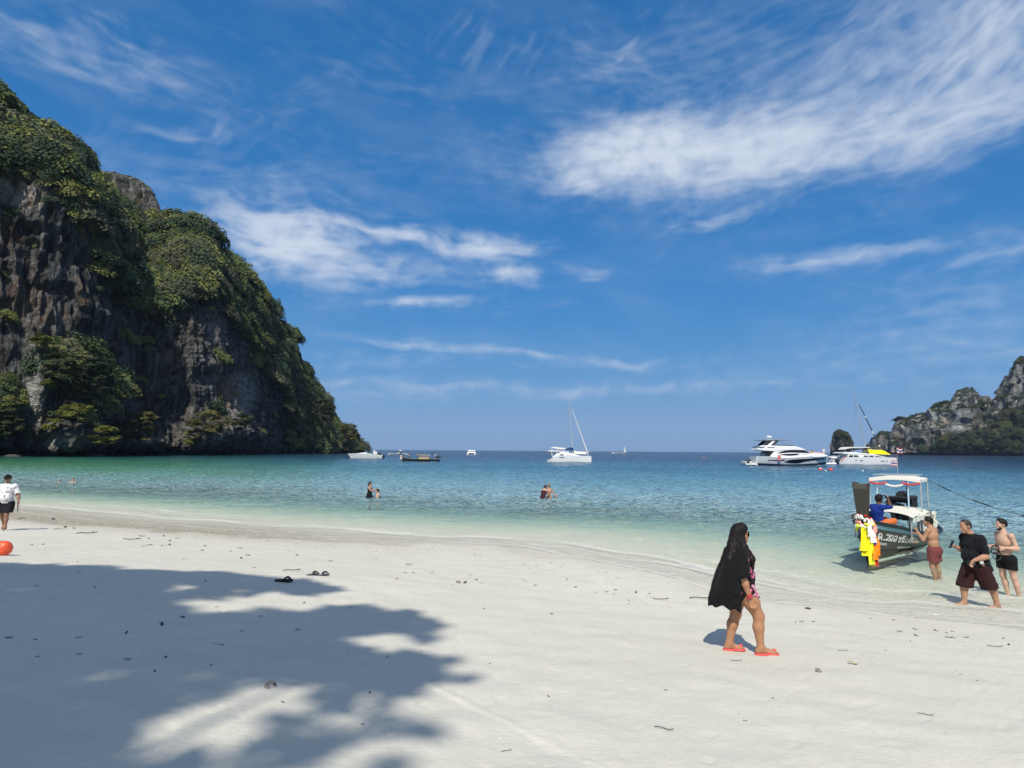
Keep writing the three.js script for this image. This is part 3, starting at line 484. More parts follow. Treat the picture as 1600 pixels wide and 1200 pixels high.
// ------------------------------------------------------------------ figures: one smooth skin over a posed skeleton
// prims: capsules [ax, ay, az, ra, bx, by, bz, rb] and ellipsoids { c, r }; figures face +x, their right side is +z
function netMesh(prims, cell, { k = .03, clip, noise, grow = 0 } = {}) {
  const list = prims.map((p) => Array.isArray(p) ? { lo: [0, 1, 2].map((i) => Math.min(p[i] - p[3], p[i + 4] - p[7])), hi: [0, 1, 2].map((i) => Math.max(p[i] + p[3], p[i + 4] + p[7])), p } : { lo: p.c.map((v, i) => v - p.r[i]), hi: p.c.map((v, i) => v + p.r[i]), e: p });
  const lo = [0, 1, 2].map((i) => Math.min(...list.map((b) => b.lo[i])) - grow - 3 * cell), hi = [0, 1, 2].map((i) => Math.max(...list.map((b) => b.hi[i])) + grow + 3 * cell);
  const n = lo.map((v, i) => Math.ceil((hi[i] - v) / cell) + 1), F = new Float32Array(n[0] * n[1] * n[2]).fill(9), at = (x, y, z) => (z * n[1] + y) * n[0] + x;
  for (const b of list) {
    const r = [0, 1, 2].map((i) => [Math.max(0, Math.floor((b.lo[i] - grow - k - 2 * cell - lo[i]) / cell)), Math.min(n[i] - 1, Math.ceil((b.hi[i] + grow + k + 2 * cell - lo[i]) / cell))]);
    for (let z = r[2][0]; z <= r[2][1]; z++) for (let y = r[1][0]; y <= r[1][1]; y++) for (let x = r[0][0]; x <= r[0][1]; x++) {
      const X = lo[0] + x * cell, Y = lo[1] + y * cell, Z = lo[2] + z * cell; let d;
      if (b.p) { const q = b.p, ex = q[4] - q[0], ey = q[5] - q[1], ez = q[6] - q[2], t = clamp(((X - q[0]) * ex + (Y - q[1]) * ey + (Z - q[2]) * ez) / (ex * ex + ey * ey + ez * ez + 1e-9), 0, 1); d = Math.hypot(X - q[0] - ex * t, Y - q[1] - ey * t, Z - q[2] - ez * t) - lerp(q[3], q[7], t); }
      else { const { c, r: s } = b.e, u = (X - c[0]) / s[0], v = (Y - c[1]) / s[1], w = (Z - c[2]) / s[2], l = Math.hypot(u, v, w), g = Math.hypot(u / s[0], v / s[1], w / s[2]); d = g > 1e-6 ? l * (l - 1) / g : -Math.min(...s); }
      d -= grow;
      const i = at(x, y, z), o = F[i], h = Math.max(k - Math.abs(o - d), 0) / k; F[i] = Math.min(o, d) - h * h * k / 4;
    }
  }
  if (clip || noise) for (let z = 0; z < n[2]; z++) for (let y = 0; y < n[1]; y++) for (let x = 0; x < n[0]; x++) { const i = at(x, y, z); if (F[i] > .2) continue; const X = lo[0] + x * cell, Y = lo[1] + y * cell, Z = lo[2] + z * cell; if (noise) F[i] += noise(X, Y, Z); if (clip) F[i] = Math.max(F[i], clip(X, Y, Z)); }
  const id = new Int32Array(F.length).fill(-1), pos = [], idx = [], off = [[0, 0, 0], [1, 0, 0], [0, 1, 0], [1, 1, 0], [0, 0, 1], [1, 0, 1], [0, 1, 1], [1, 1, 1]], edges = [[0, 1], [2, 3], [4, 5], [6, 7], [0, 2], [1, 3], [4, 6], [5, 7], [0, 4], [1, 5], [2, 6], [3, 7]];
  for (let z = 0; z < n[2] - 1; z++) for (let y = 0; y < n[1] - 1; y++) for (let x = 0; x < n[0] - 1; x++) {
    const f = off.map((o) => F[at(x + o[0], y + o[1], z + o[2])]); let neg = 0; for (const v of f) neg += v < 0;
    if (!neg || neg === 8) continue;
    let cx = 0, cy = 0, cz = 0, m = 0;
    for (const [a, b] of edges) if ((f[a] < 0) !== (f[b] < 0)) { const t = f[a] / (f[a] - f[b]); cx += lerp(off[a][0], off[b][0], t); cy += lerp(off[a][1], off[b][1], t); cz += lerp(off[a][2], off[b][2], t); m++; }
    id[at(x, y, z)] = pos.length / 3; pos.push(lo[0] + (x + cx / m) * cell, lo[1] + (y + cy / m) * cell, lo[2] + (z + cz / m) * cell);
  }
  const quad = (a, b, c, d, flip) => { if (a < 0 || b < 0 || c < 0 || d < 0) return; flip ? idx.push(a, c, b, a, d, c) : idx.push(a, b, c, a, c, d); };
  for (let z = 1; z < n[2] - 1; z++) for (let y = 1; y < n[1] - 1; y++) for (let x = 1; x < n[0] - 1; x++) {
    const s = F[at(x, y, z)] < 0;
    if (s !== F[at(x + 1, y, z)] < 0) quad(id[at(x, y - 1, z - 1)], id[at(x, y, z - 1)], id[at(x, y, z)], id[at(x, y - 1, z)], !s);
    if (s !== F[at(x, y + 1, z)] < 0) quad(id[at(x - 1, y, z - 1)], id[at(x - 1, y, z)], id[at(x, y, z)], id[at(x, y, z - 1)], !s);
    if (s !== F[at(x, y, z + 1)] < 0) quad(id[at(x - 1, y - 1, z)], id[at(x, y - 1, z)], id[at(x, y, z)], id[at(x - 1, y, z)], !s);
  }
  const g = new THREE.BufferGeometry(); g.setAttribute('position', new THREE.Float32BufferAttribute(pos, 3)); g.setIndex(idx); g.computeVertexNormals(); return g;
}
const cap = (a, b, ra, rb) => [a[0], a[1], a[2], ra, b[0], b[1], b[2], rb];
const mid3 = (a, b, t) => a.map((v, i) => lerp(v, b[i], t));
const add3 = (a, x, y, z) => [a[0] + x, a[1] + y, a[2] + z];
function skeleton(J, o = {}) {                           // the bones as prims, in named groups so that clothes can be cut from them
  const b = o.bulk ?? 1, l = o.limb ?? 1, w = o.wide ?? 1, G = { torso: [], arms: [], legs: [], feet: [], neck: [] };
  const belly = mid3(J.hip, J.chest, .45);
  G.torso.push({ c: J.chest, r: [.125 * b, .17, .165 * w] }, { c: belly, r: [.115 * b, .14, .14 * w] }, { c: add3(J.hip, -.01, -.01, 0), r: [.125 * b, .12, .165 * w] }, cap(J.shoulderL, J.shoulderR, .058, .058), cap(mid3(J.chest, J.neck, .3), J.neck, .09, .06));
  if (o.belly) G.torso.push({ c: add3(belly, o.belly, -.02, 0), r: [.11 * b, .13, .13 * w] });
  if (o.bust) G.torso.push({ c: add3(J.chest, .085, .0, .06), r: [.065, .075, .07] }, { c: add3(J.chest, .085, .0, -.06), r: [.065, .075, .07] });
  if (o.seat) G.torso.push({ c: add3(J.hip, -.07, -.05, .07), r: [.09, .1, .085] }, { c: add3(J.hip, -.07, -.05, -.07), r: [.09, .1, .085] });
  G.neck.push(cap(add3(J.neck, 0, -.03, 0), mid3(J.neck, J.head, .6), .056, .05));
  for (const s of ['L', 'R']) {
    G.arms.push(cap(J['shoulder' + s], J['elbow' + s], .052 * l, .04 * l), cap(J['elbow' + s], mid3(J['elbow' + s], J['wrist' + s], .35), .04 * l, .042 * l), cap(mid3(J['elbow' + s], J['wrist' + s], .35), J['wrist' + s], .042 * l, .027 * l));
    const h = J['hip' + s], kn = J['knee' + s], an = J['ankle' + s], cf = mid3(kn, an, .35), dx = kn[0] - (h[0] + an[0]) / 2;
    G.legs.push(cap(h, mid3(h, kn, .45), .092 * l, .083 * l), cap(mid3(h, kn, .45), kn, .083 * l, .056 * l), cap(kn, add3(cf, -.014, 0, 0), .056 * l, .057 * l), cap(add3(cf, -.014, 0, 0), an, .057 * l, .036 * l));
    const toe = J['toe' + s]; if (toe) { const hx = toe[0] - an[0], hz = toe[2] - an[2], q = Math.hypot(hx, hz), ux = hx / q, uz = hz / q; G.feet.push(cap(an, [an[0] - ux * .04, toe[1] + .024, an[2] - uz * .04], .034, .029), cap(an, [toe[0] - ux * .10, toe[1] + .018, toe[2] - uz * .10], .033, .024), cap([an[0] - ux * .03, toe[1] + .024, an[2] - uz * .03], [toe[0] - ux * .07, toe[1] + .014, toe[2] - uz * .07], .028, .024), cap([toe[0] - ux * .08, toe[1] + .013, toe[2] - uz * .08 - .012], [toe[0] - ux * .015, toe[1] + .010, toe[2] - uz * .015 - .014], .022, .013), cap([toe[0] - ux * .08, toe[1] + .013, toe[2] - uz * .08 + .012], [toe[0] - ux * .025, toe[1] + .010, toe[2] - uz * .025 + .016], .022, .012)); }
  }
  return G;
}
function handPrims(wrist, dir, palmUp, side, curl = .7) {  // palm, four unequal bent fingers, a thumb from the palm's side
  const d = V(...dir).normalize(), u = V(...palmUp).addScaledVector(d, -V(...palmUp).dot(d)).normalize(), s = d.clone().cross(u).multiplyScalar(side), W = V(...wrist), out = [], P = (f, a, c) => W.clone().addScaledVector(d, f).addScaledVector(s, a).addScaledVector(u, c).toArray();
  for (let i = -1; i <= 1; i++) out.push(cap(P(.005, i * .014, 0), P(.088, i * .021, 0), .016, .014));
  [.068, .078, .073, .056].forEach((L, i) => {
    const a = (i - 1.5) * .0195, bend = curl * (.8 + .08 * i), p0 = [.085, a, 0], p1 = [p0[0] + L * .45 * Math.cos(bend * .7), a * 1.08, -L * .45 * Math.sin(bend * .7)], p2 = [p1[0] + L * .33 * Math.cos(bend * 1.6), a * 1.1, p1[2] - L * .33 * Math.sin(bend * 1.6)], p3 = [p2[0] + L * .24 * Math.cos(bend * 2.3), a * 1.1, p2[2] - L * .24 * Math.sin(bend * 2.3)];
    out.push(cap(P(...p0), P(...p1), .0095, .009), cap(P(...p1), P(...p2), .009, .0085), cap(P(...p2), P(...p3), .0085, .0075));
  });
  out.push(cap(P(.02, -.026, -.004), P(.052, -.05, -.014), .0125, .011), cap(P(.052, -.05, -.014), P(.078, -.05, -.028), .0105, .009));
  return out;
}
function headPrims(h, yaw = 0, pitch = 0, s = 1) {
  const cy = Math.cos(yaw), sy = Math.sin(yaw), cp = Math.cos(pitch), sp = Math.sin(pitch);
  const P = (x, y, z) => { const X = (x * cp - y * sp) * s, Y = (x * sp + y * cp) * s, Z = z * s; return [h[0] + X * cy + Z * sy, h[1] + Y, h[2] - X * sy + Z * cy]; };
  return { P, prims: [
    cap(P(-.018, .035, 0), P(.012, .04, 0), .079 * s, .076 * s), cap(P(.035, .0, 0), P(.05, -.06, 0), .058 * s, .046 * s), cap(P(.055, -.075, 0), P(.068, -.092, 0), .03 * s, .024 * s), cap(P(-.02, -.03, 0), P(-.01, -.08, 0), .058 * s, .05 * s),
    cap(P(.085, .008, 0), P(.106, -.026, 0), .011 * s, .015 * s), cap(P(.078, .022, .03), P(.078, .022, -.03), .013 * s, .013 * s), cap(P(.083, -.062, .016), P(.083, -.062, -.016), .011 * s, .011 * s), cap(P(.055, -.02, .045), P(.05, -.025, .05), .024 * s, .02 * s), cap(P(.055, -.02, -.045), P(.05, -.025, -.05), .024 * s, .02 * s),
    cap(P(-.008, .012, .078), P(-.016, -.025, .078), .013 * s, .011 * s), cap(P(-.008, .012, -.078), P(-.016, -.025, -.078), .013 * s, .011 * s)] };
}
const skinMat = (r, g, b) => std(r, g, b, .55, { specularIntensity: .45 });
const clothMat = (r, g, b, more) => std(r, g, b, .9, { specularIntensity: .2, sheen: .25, sheenColor: C(.3, .3, .3), ...more });
const blackHair = std(.012, .010, .009, .58, { specularIntensity: .35 });
const eyeWhite = std(.6, .58, .55, .3), eyeDark = std(.015, .01, .008, .2), lipMat = (r, g, b) => std(r * .85, g * .55, b * .55, .5);
function person(label, pos, yaw, J, o) {
  const t = thing('person', label, 'person', pos, yaw, o.group), G = skeleton(J, o), cell = o.cell ?? .013, skin = o.skin;
  const bodyPrims = [...G.torso, ...G.arms, ...G.legs, ...G.neck, ...(o.noFeet ? [] : G.feet)], head = headPrims(J.head, o.headYaw, o.headPitch, o.headSize);
  const parts = [netMesh(bodyPrims, cell, { k: .035 }), netMesh([...head.prims, cap(J.neck, mid3(J.neck, J.head, .5), .05, .048)], Math.min(cell, .007) * (o.far ? 2 : 1), { k: .018 })];
  for (const s of ['L', 'R']) if (J['hand' + s]) { const h = J['hand' + s]; parts.push(netMesh([...handPrims(J['wrist' + s], h.dir, h.up, s === 'L' ? 1 : -1, h.curl), cap(mid3(J['elbow' + s], J['wrist' + s], .85), J['wrist' + s], .03 * (o.limb ?? 1), .024)], o.far ? .009 : .0045, { k: .008 })); }
  mesh('body', parts, skin, t);
  if (!o.far) for (const z of [.031, -.031]) { const e = mesh('eye', new THREE.SphereGeometry(.0105, 10, 8).scale(1, .62, 1.1), eyeWhite, t); e.position.set(...head.P(.082, .004, z)); const q = mesh('iris', new THREE.SphereGeometry(.0066, 8, 6), eyeDark, e); q.position.set(...head.P(.0062, 0, 0).map((v, i) => v - J.head[i])); }
  if (!o.far) mesh('mouth', new THREE.SphereGeometry(1, 10, 6).scale(.006, .005, .02).rotateY(o.headYaw ?? 0), lipMat(skin.color.r, skin.color.g, skin.color.b), t).position.set(...head.P(.093, -.063, 0));
  return { t, G, head, J };
}
function garment(p, name, prims, mat, clip, grow = .014, cell = .013, noise, k = .05) { return mesh(name, netMesh(prims, cell, { k, clip, grow, noise }), mat, p.t); }
const folds = (a, f) => (x, y, z) => a * (N3(x * f, y * f * .45, z * f) + .5 * N3(x * f * 2.2, y * f, z * f * 2.2));
function shortHair(p, mat, o = {}) {                     // a cap of hair over the skull, cut along the hairline
  const { P } = p.head, s = p.s ?? 1;
  return mesh('hair', netMesh([cap(P(-.022, .04, 0), P(.012, .05, 0), .084, .079), cap(P(-.045, -.005, 0), P(-.03, -.04, 0), .06, .048), ...(o.top ? [cap(P(-.01, .085, 0), P(.045, .09, 0), .052, .042)] : [])], .008, { k: .02, grow: o.grow ?? .007, noise: (x, y, z) => .004 * N3(x * 60, y * 40, z * 60), clip: (x, y, z) => { const q = [x - p.J.head[0], y - p.J.head[1], z - p.J.head[2]], c = Math.cos(p.hy ?? 0), n = Math.sin(p.hy ?? 0), fx = q[0] * c - q[2] * n; return Math.max(fx - .045 - .25 * q[1] + (q[1] < .05 ? (.05 - q[1]) * 1.15 : 0), -q[1] - .065); } }), mat, p.t);
}

// the woman walking along the beach
{
  const f = onGround(1168, 1020), J = {
    hip: [-.045, .80, 0], chest: [-.065, 1.17, 0], neck: [-.075, 1.345, 0], head: [-.055, 1.485, 0], shoulderL: [-.06, 1.275, -.155], shoulderR: [-.10, 1.275, .155], elbowL: [-.035, 1.03, -.225], elbowR: [-.11, .985, .2], wristL: [.07, .985, -.185], wristR: [-.02, .735, .185],
    handL: { dir: [.7, -.75, .1], up: [.3, .3, .9], curl: 1 }, handR: { dir: [.3, -1, -.1], up: [-.2, 0, -1], curl: .5 },
    hipL: [-.07, .78, -.085], hipR: [-.03, .78, .085], kneeL: [-.11, .455, -.085], kneeR: [.125, .47, .09], ankleL: [-.20, .10, -.09], ankleR: [.135, .095, .10], toeL: [-.01, .025, -.085], toeR: [.35, .025, .105] };
  const p = person('person with long black hair walking in a black cover-up, floral playsuit and pink flip-flops', f, 0, J, { skin: skinMat(.40, .205, .115), bulk: 1.12, limb: 1.16, wide: 1.02, bust: true, seat: true, belly: .03, cell: .011 });
  // playsuit with a print of pink blossoms
  const suit = netMesh([...p.G.torso, ...p.G.legs.slice(0, 2), ...p.G.legs.slice(4, 6)], .010, { k: .05, grow: .016, clip: (x, y, z) => Math.max(.725 + .02 * Math.sin(z * 40) - y, y - 1.30), noise: folds(.006, 14) });
  { const q = suit.attributes.position.array, c = new Float32Array(q.length), r = rng(5), blooms = []; for (let i = 0; i < 210; i++) { const v = Math.floor(r() * q.length / 3) * 3; blooms.push([q[v], q[v + 1], q[v + 2], .024 + .026 * r(), r()]); }
    for (let i = 0; i < q.length; i += 3) { let k = [.012, .010, .012]; for (const b of blooms) { const dx = q[i] - b[0], dy = q[i + 1] - b[1], dz = q[i + 2] - b[2], d = Math.hypot(dx, dy, dz), a = Math.atan2(dy, dx + dz); if (d < b[3] * (.75 + .3 * Math.cos(a * 5))) k = d < b[3] * .3 ? [.6, .35, .38] : b[4] < .5 ? [.55, .09, .2] : [.6, .26, .34]; } c[i] = k[0]; c[i + 1] = k[1]; c[i + 2] = k[2]; }
    suit.setAttribute('color', new THREE.BufferAttribute(c, 3)); }
  mesh('playsuit', suit, clothMat(1, 1, 1, { vertexColors: true }), p.t);
  // loose black cover-up: an open sheet hung from the shoulders, longest behind
  const rings = [[1.335, -.085, .065, .075, 0], [1.30, -.09, .105, .165, 0], [1.22, -.11, .145, .225, 0], [1.08, -.15, .175, .245, 0], [.92, -.185, .20, .25, .0], [.78, -.215, .215, .235, .04], [.66, -.25, .205, .215, .09], [.55, -.275, .19, .19, .14]];
  const T = [1, 2, 3, 4].map((c) => table(rings.map((q, i) => [i, q[c]]))), Ty = table(rings.map((q, i) => [i, q[0]]));
  const sheet = gridGeo(170, 90, (i, j) => {
    const a = lerp(-2.35, 2.35, i / 169) + Math.PI, v = j / 89 * 7, fold = 1 + .07 * sstep(1, 5, v) * Math.sin(a * 7 + .5 * v + N2(v * .5, a)) + .045 * sstep(.8, 5, v) * N2(a * 5, v * .35) + .02 * sstep(.5, 3, v) * N2(a * 14 + v * .4, v * .7);
    const back = Math.max(0, -Math.cos(a)), y = Ty(v) + sstep(5, 7, v) * (.10 * back - .05 * Math.cos(a * 2) - .02);
    return V(T[0](v) + Math.cos(a) * T[1](v) * fold, y + .012 * Math.sin(a * 7) * sstep(6, 7, v), Math.sin(a) * T[2](v) * fold);
  });
  mesh('cover_up', sheet, clothMat(.011, .0115, .013, { transmission: .14, thickness: 0 }), p.t);
  mesh('sleeve', netMesh([cap([-.10, 1.275, .15], [-.115, 1.0, .20], .082, .10)], .011, { clip: (x, y, z) => .975 - y + .25 * (x + .1), noise: folds(.01, 12) }), clothMat(.011, .0115, .013, { transmission: .14, thickness: 0 }), p.t);
  mesh('sleeve', netMesh([cap([-.06, 1.275, -.15], [-.04, 1.05, -.22], .08, .095)], .012, { clip: (x, y, z) => 1.03 - y, noise: folds(.01, 12) }), clothMat(.010, .0105, .012), p.t);
  const strands = (x, y, z) => .003 * N3(x * 90, y * 4, z * 90) + .007 * N3(x * 34, y * 3, z * 34);
  mesh('hair', netMesh([cap([-.075, 1.53, 0], [-.045, 1.545, 0], .094, .086), cap([-.10, 1.48, 0], [-.15, 1.33, .03], .088, .085), cap([-.15, 1.33, .03], [-.225, 1.17, .09], .082, .07), cap([-.225, 1.17, .09], [-.285, 1.00, .13], .062, .012), cap([-.19, 1.25, -.03], [-.33, 1.04, -.02], .08, .014), cap([-.06, 1.46, .065], [-.045, 1.33, .1], .04, .045), cap([-.045, 1.33, .11], [.03, 1.19, .15], .05, .046), cap([.03, 1.19, .15], [.05, 1.07, .14], .044, .014), cap([-.06, 1.46, -.065], [-.04, 1.3, -.1], .04, .04), cap([-.04, 1.3, -.1], [.02, 1.14, -.09], .04, .02)], .009, { k: .03, noise: strands, clip: (x, y, z) => (y > 1.40 ? Math.min(x - .012 - .32 * Math.max(0, y - 1.49), 1) - Math.max(0, y - 1.535) * .7 : -1) }), blackHair, p.t);
  const gl = [new THREE.TorusGeometry(.03, .004, 6, 16).rotateY(Math.PI / 2), new THREE.TorusGeometry(.03, .004, 6, 16).rotateY(Math.PI / 2)]; gl[0].translate(.042, 1.49, .032); gl[1].translate(.042, 1.49, -.032);
  mesh('sunglasses', [...gl, limb(V(.04, 1.495, .062), V(-.06, 1.49, .075), .004, .004), new THREE.SphereGeometry(.028, 12, 8).scale(.2, 1, 1).translate(.043, 1.49, .032), new THREE.SphereGeometry(.028, 12, 8).scale(.2, 1, 1).translate(.043, 1.49, -.032)], std(.01, .01, .012, .15), p.t);
  for (const [y, d] of [[.765, 0], [.745, .006], [.725, .012]]) { const b = mesh('bangle', new THREE.TorusGeometry(.033, .007, 8, 20).rotateX(Math.PI / 2).rotateZ(.35), std(.55, .03, .06, .35), p.t); b.position.set(-.03 + d, y, .187); }
  for (const [x0, x1, z] of [[-.265, .015, -.088], [.075, .375, .102]]) {
    const sh = new THREE.Shape(); const L = x1 - x0; sh.moveTo(0, -.036); sh.bezierCurveTo(L * .3, -.04, L * .5, -.03, L * .75, -.05); sh.bezierCurveTo(L, -.055, L * 1.02, .04, L * .78, .045); sh.bezierCurveTo(L * .5, .032, L * .3, .04, 0, .036); sh.bezierCurveTo(-L * .07, .02, -L * .07, -.02, 0, -.036);
    const fl = mesh('flip_flop', new THREE.ExtrudeGeometry(sh, { depth: .014, bevelEnabled: true, bevelSize: .005, bevelThickness: .004, bevelSegments: 2, curveSegments: 10 }).rotateX(Math.PI / 2).translate(x0, .022, z), std(.78, .10, .10, .5), p.t);
    mesh('strap', [new THREE.TubeGeometry(new THREE.QuadraticBezierCurve3(V(x0 + L * .42, .02, z + .045), V(x0 + L * .62, .075, z + .03), V(x0 + L * .82, .03, z)), 10, .009, 6), new THREE.TubeGeometry(new THREE.QuadraticBezierCurve3(V(x0 + L * .42, .02, z - .045), V(x0 + L * .62, .075, z - .03), V(x0 + L * .82, .03, z)), 10, .009, 6), new THREE.SphereGeometry(.024, 8, 6).scale(1, .7, 1.3).translate(x0 + L * .76, .065, z)], std(.8, .09, .10, .45), fl);
  }
}
// the man in black with a phone
{
  const f = onPlane(1528, 940, 0).setY(-.05), J = {
    hip: [0, .80, 0], chest: [.005, 1.13, 0], neck: [.075, 1.345, 0], head: [.15, 1.475, 0], shoulderL: [.01, 1.255, -.20], shoulderR: [.05, 1.255, .20], elbowL: [-.03, .945, -.27], elbowR: [.06, .98, .26], wristL: [.17, .87, -.22], wristR: [.235, 1.06, .20],
    handL: { dir: [.55, -.8, .2], up: [.2, .2, 1], curl: .6 }, handR: { dir: [.75, .45, -.2], up: [-.45, .75, .1], curl: .9 },
    hipL: [-.02, .77, -.09], hipR: [.03, .77, .09], kneeL: [-.19, .40, -.10], kneeR: [.20, .42, .10], ankleL: [-.30, .02, -.10], ankleR: [.19, .02, .11], toeL: [-.10, -.055, -.10], toeR: [.40, -.05, .11] };
  const p = person('person in black T-shirt and brown shorts wading with a phone in hand', f, Math.PI, J, { skin: skinMat(.42, .23, .15), bulk: 1.34, limb: 1.18, wide: 1.18, belly: .07, headPitch: -.25, headSize: 1.04, cell: .013 });
  const black = clothMat(.012, .013, .016), brown = clothMat(.035, .014, .014);
  garment(p, 'shirt', [...p.G.torso, p.G.arms[0], p.G.arms[3], cap([-.02, .85, -.1], [-.09, .66, -.09], .12, .13), cap([-.02, .85, .1], [-.09, .66, .09], .12, .13)], black, (x, y, z) => Math.max(.66 + .45 * (x + .05) * (x > -.05 ? .35 : .15) - y, y - 1.345, Math.abs(z) > .2 ? 1.0 - y : -1), .022, .013, folds(.012, 9), .06);
  garment(p, 'shorts', [p.G.torso[2], cap(J.hipL, [-.16, .36, -.10], .135, .14), cap(J.hipR, [.17, .36, .10], .135, .14)], brown, (x, y, z) => Math.max(.29 + .12 * Math.abs(x) - y, y - .76), .006, .013, folds(.012, 10));
  p.hy = 0; shortHair(p, std(.02, .014, .011, .5), { grow: .004, top: true });
  mesh('belt_bag', [new RoundedBoxGeometry(.09, .10, .16, 3, .03).translate(.17, .8, -.13), limb(V(.16, .84, -.2), V(-.12, .8, -.24), .012, .012)], std(.015, .016, .02, .7), p.t);
  mesh('strap', new THREE.TubeGeometry(new THREE.CatmullRomCurve3([V(.03, 1.33, -.13), V(-.03, 1.26, -.22), V(-.06, 1.1, -.245), V(-.05, .98, -.24)]), 14, .008, 6), std(.35, .35, .36, .6), p.t);
  mesh('pouch_clip', new RoundedBoxGeometry(.07, .06, .03, 2, .012).translate(.06, .83, -.26), std(.5, .5, .52, .5), p.t);
  const ph = thing('phone', 'black phone held up by the person in the black T-shirt', 'phone', [f.x - .345, f.y + 1.115, f.z - .165], Math.PI); ph.rotation.z = .5;
  mesh('case', new RoundedBoxGeometry(.012, .155, .076, 3, .005), std(.015, .015, .018, .4), ph); mesh('screen', new THREE.PlaneGeometry(.068, .145).rotateY(-Math.PI / 2).translate(-.0075, 0, 0), std(.02, .022, .03, .1), ph);
}
// the bare-chested man at the right edge
{
  const f = onPlane(1575, 918, 0), J = {
    hip: [0, .62, 0], chest: [.03, .98, 0], neck: [.035, 1.19, 0], head: [.055, 1.325, 0], shoulderL: [-.005, 1.105, -.185], shoulderR: [.03, 1.105, .185], elbowL: [-.085, .84, -.23], elbowR: [-.02, .84, .24], wristL: [.16, .86, -.19], wristR: [.20, .87, .10],
    handL: { dir: [1, .15, .3], up: [0, .9, -.3], curl: .9 }, handR: { dir: [1, .1, -.3], up: [0, .9, .3], curl: .9 },
    hipL: [-.02, .59, -.09], hipR: [.02, .59, .09], kneeL: [-.075, .22, -.09], kneeR: [.02, .23, .10], ankleL: [-.165, -.20, -.09], ankleR: [-.06, -.2, .10], toeL: [.02, -.28, -.09], toeR: [.12, -.28, .10] };
  const p = person('bare-chested person in black swim shorts standing in the shallows at the right edge', f, Math.PI, J, { skin: skinMat(.55, .34, .25), bulk: 1.06, limb: .98, wide: 1.06, belly: .055, seat: true, headYaw: -.25, cell: .013 });
  garment(p, 'shorts', [...p.G.torso.slice(1, 3), ...p.G.torso.slice(5), cap(J.hipL, [-.05, .36, -.09], .105, .105), cap(J.hipR, [.02, .36, .095], .105, .105)], clothMat(.010, .010, .012), (x, y, z) => Math.max(.385 + .08 * x - y, y - .70), .008, .013, folds(.006, 12));
  p.hy = -.25; shortHair(p, blackHair, { grow: .006, top: true });
  mesh('beard', netMesh([cap(p.head.P(.04, -.075, .035), p.head.P(.07, -.098, 0), .03, .026), cap(p.head.P(.04, -.075, -.035), p.head.P(.07, -.098, 0), .03, .026)], .007, { k: .015, noise: (x, y, z) => .003 * N3(x * 70, y * 70, z * 70) }), blackHair, p.t);
  const k = thing('diving_mask', 'black diving mask with dangling strap held by the bare-chested person at the right edge', 'diving mask', [f.x - .30, f.y + .80, f.z + .16]);
  mesh('frame', [new THREE.TorusGeometry(.06, .016, 8, 20).scale(1.35, .8, 1).translate(-.05, -.02, 0), new RoundedBoxGeometry(.05, .05, .06, 2, .015).translate(-.05, -.06, .01)], std(.012, .012, .014, .5), k);
  mesh('strap', new THREE.TubeGeometry(new THREE.CatmullRomCurve3([V(-.12, 0, 0), V(-.10, .10, .02), V(0, .10, .03), V(.03, -.02, .03), V(.06, -.14, .03), V(-.03, -.2, .03), V(-.12, -.12, .02)], false), 30, .012, 6), std(.012, .012, .014, .6), k);
}
// the man beside the boat, seen from behind
{
  const f = onPlane(1461, 888, 0), J = {
    hip: [0, .46, 0], chest: [.03, .80, 0], neck: [.06, 1.0, 0], head: [.10, 1.125, 0], shoulderL: [.04, .93, -.18], shoulderR: [.04, .93, .18], elbowL: [.13, .70, -.255], elbowR: [.24, .74, .22], wristL: [.30, .89, -.17], wristR: [.44, .80, .14],
    handL: { dir: [.3, .9, .3], up: [-1, .2, 0], curl: .8 }, handR: { dir: [.9, .1, -.3], up: [0, 1, 0], curl: .8 },
    hipL: [0, .43, -.09], hipR: [0, .43, .09], kneeL: [.02, .06, -.10], kneeR: [.0, .06, .10], ankleL: [-.05, -.36, -.10], ankleR: [-.06, -.36, .10], toeL: [.13, -.44, -.11], toeR: [.13, -.44, .11] };
  const p = person('bare-backed person in maroon shorts standing in the water beside the longtail boat', f, 125 * Math.PI / 180, J, { skin: skinMat(.40, .22, .135), bulk: 1.1, limb: 1.02, wide: 1.1, seat: true, headYaw: .35, cell: .015 });
  garment(p, 'shorts', [...p.G.torso.slice(1, 3), ...p.G.torso.slice(5), cap(J.hipL, [0, .2, -.10], .115, .115), cap(J.hipR, [0, .2, .10], .115, .115)], clothMat(.17, .05, .05), (x, y, z) => Math.max(.17 + .05 * x - y, y - .545), .008, .015, folds(.009, 11));
  p.hy = .35; shortHair(p, blackHair, { grow: .010, top: true });
}
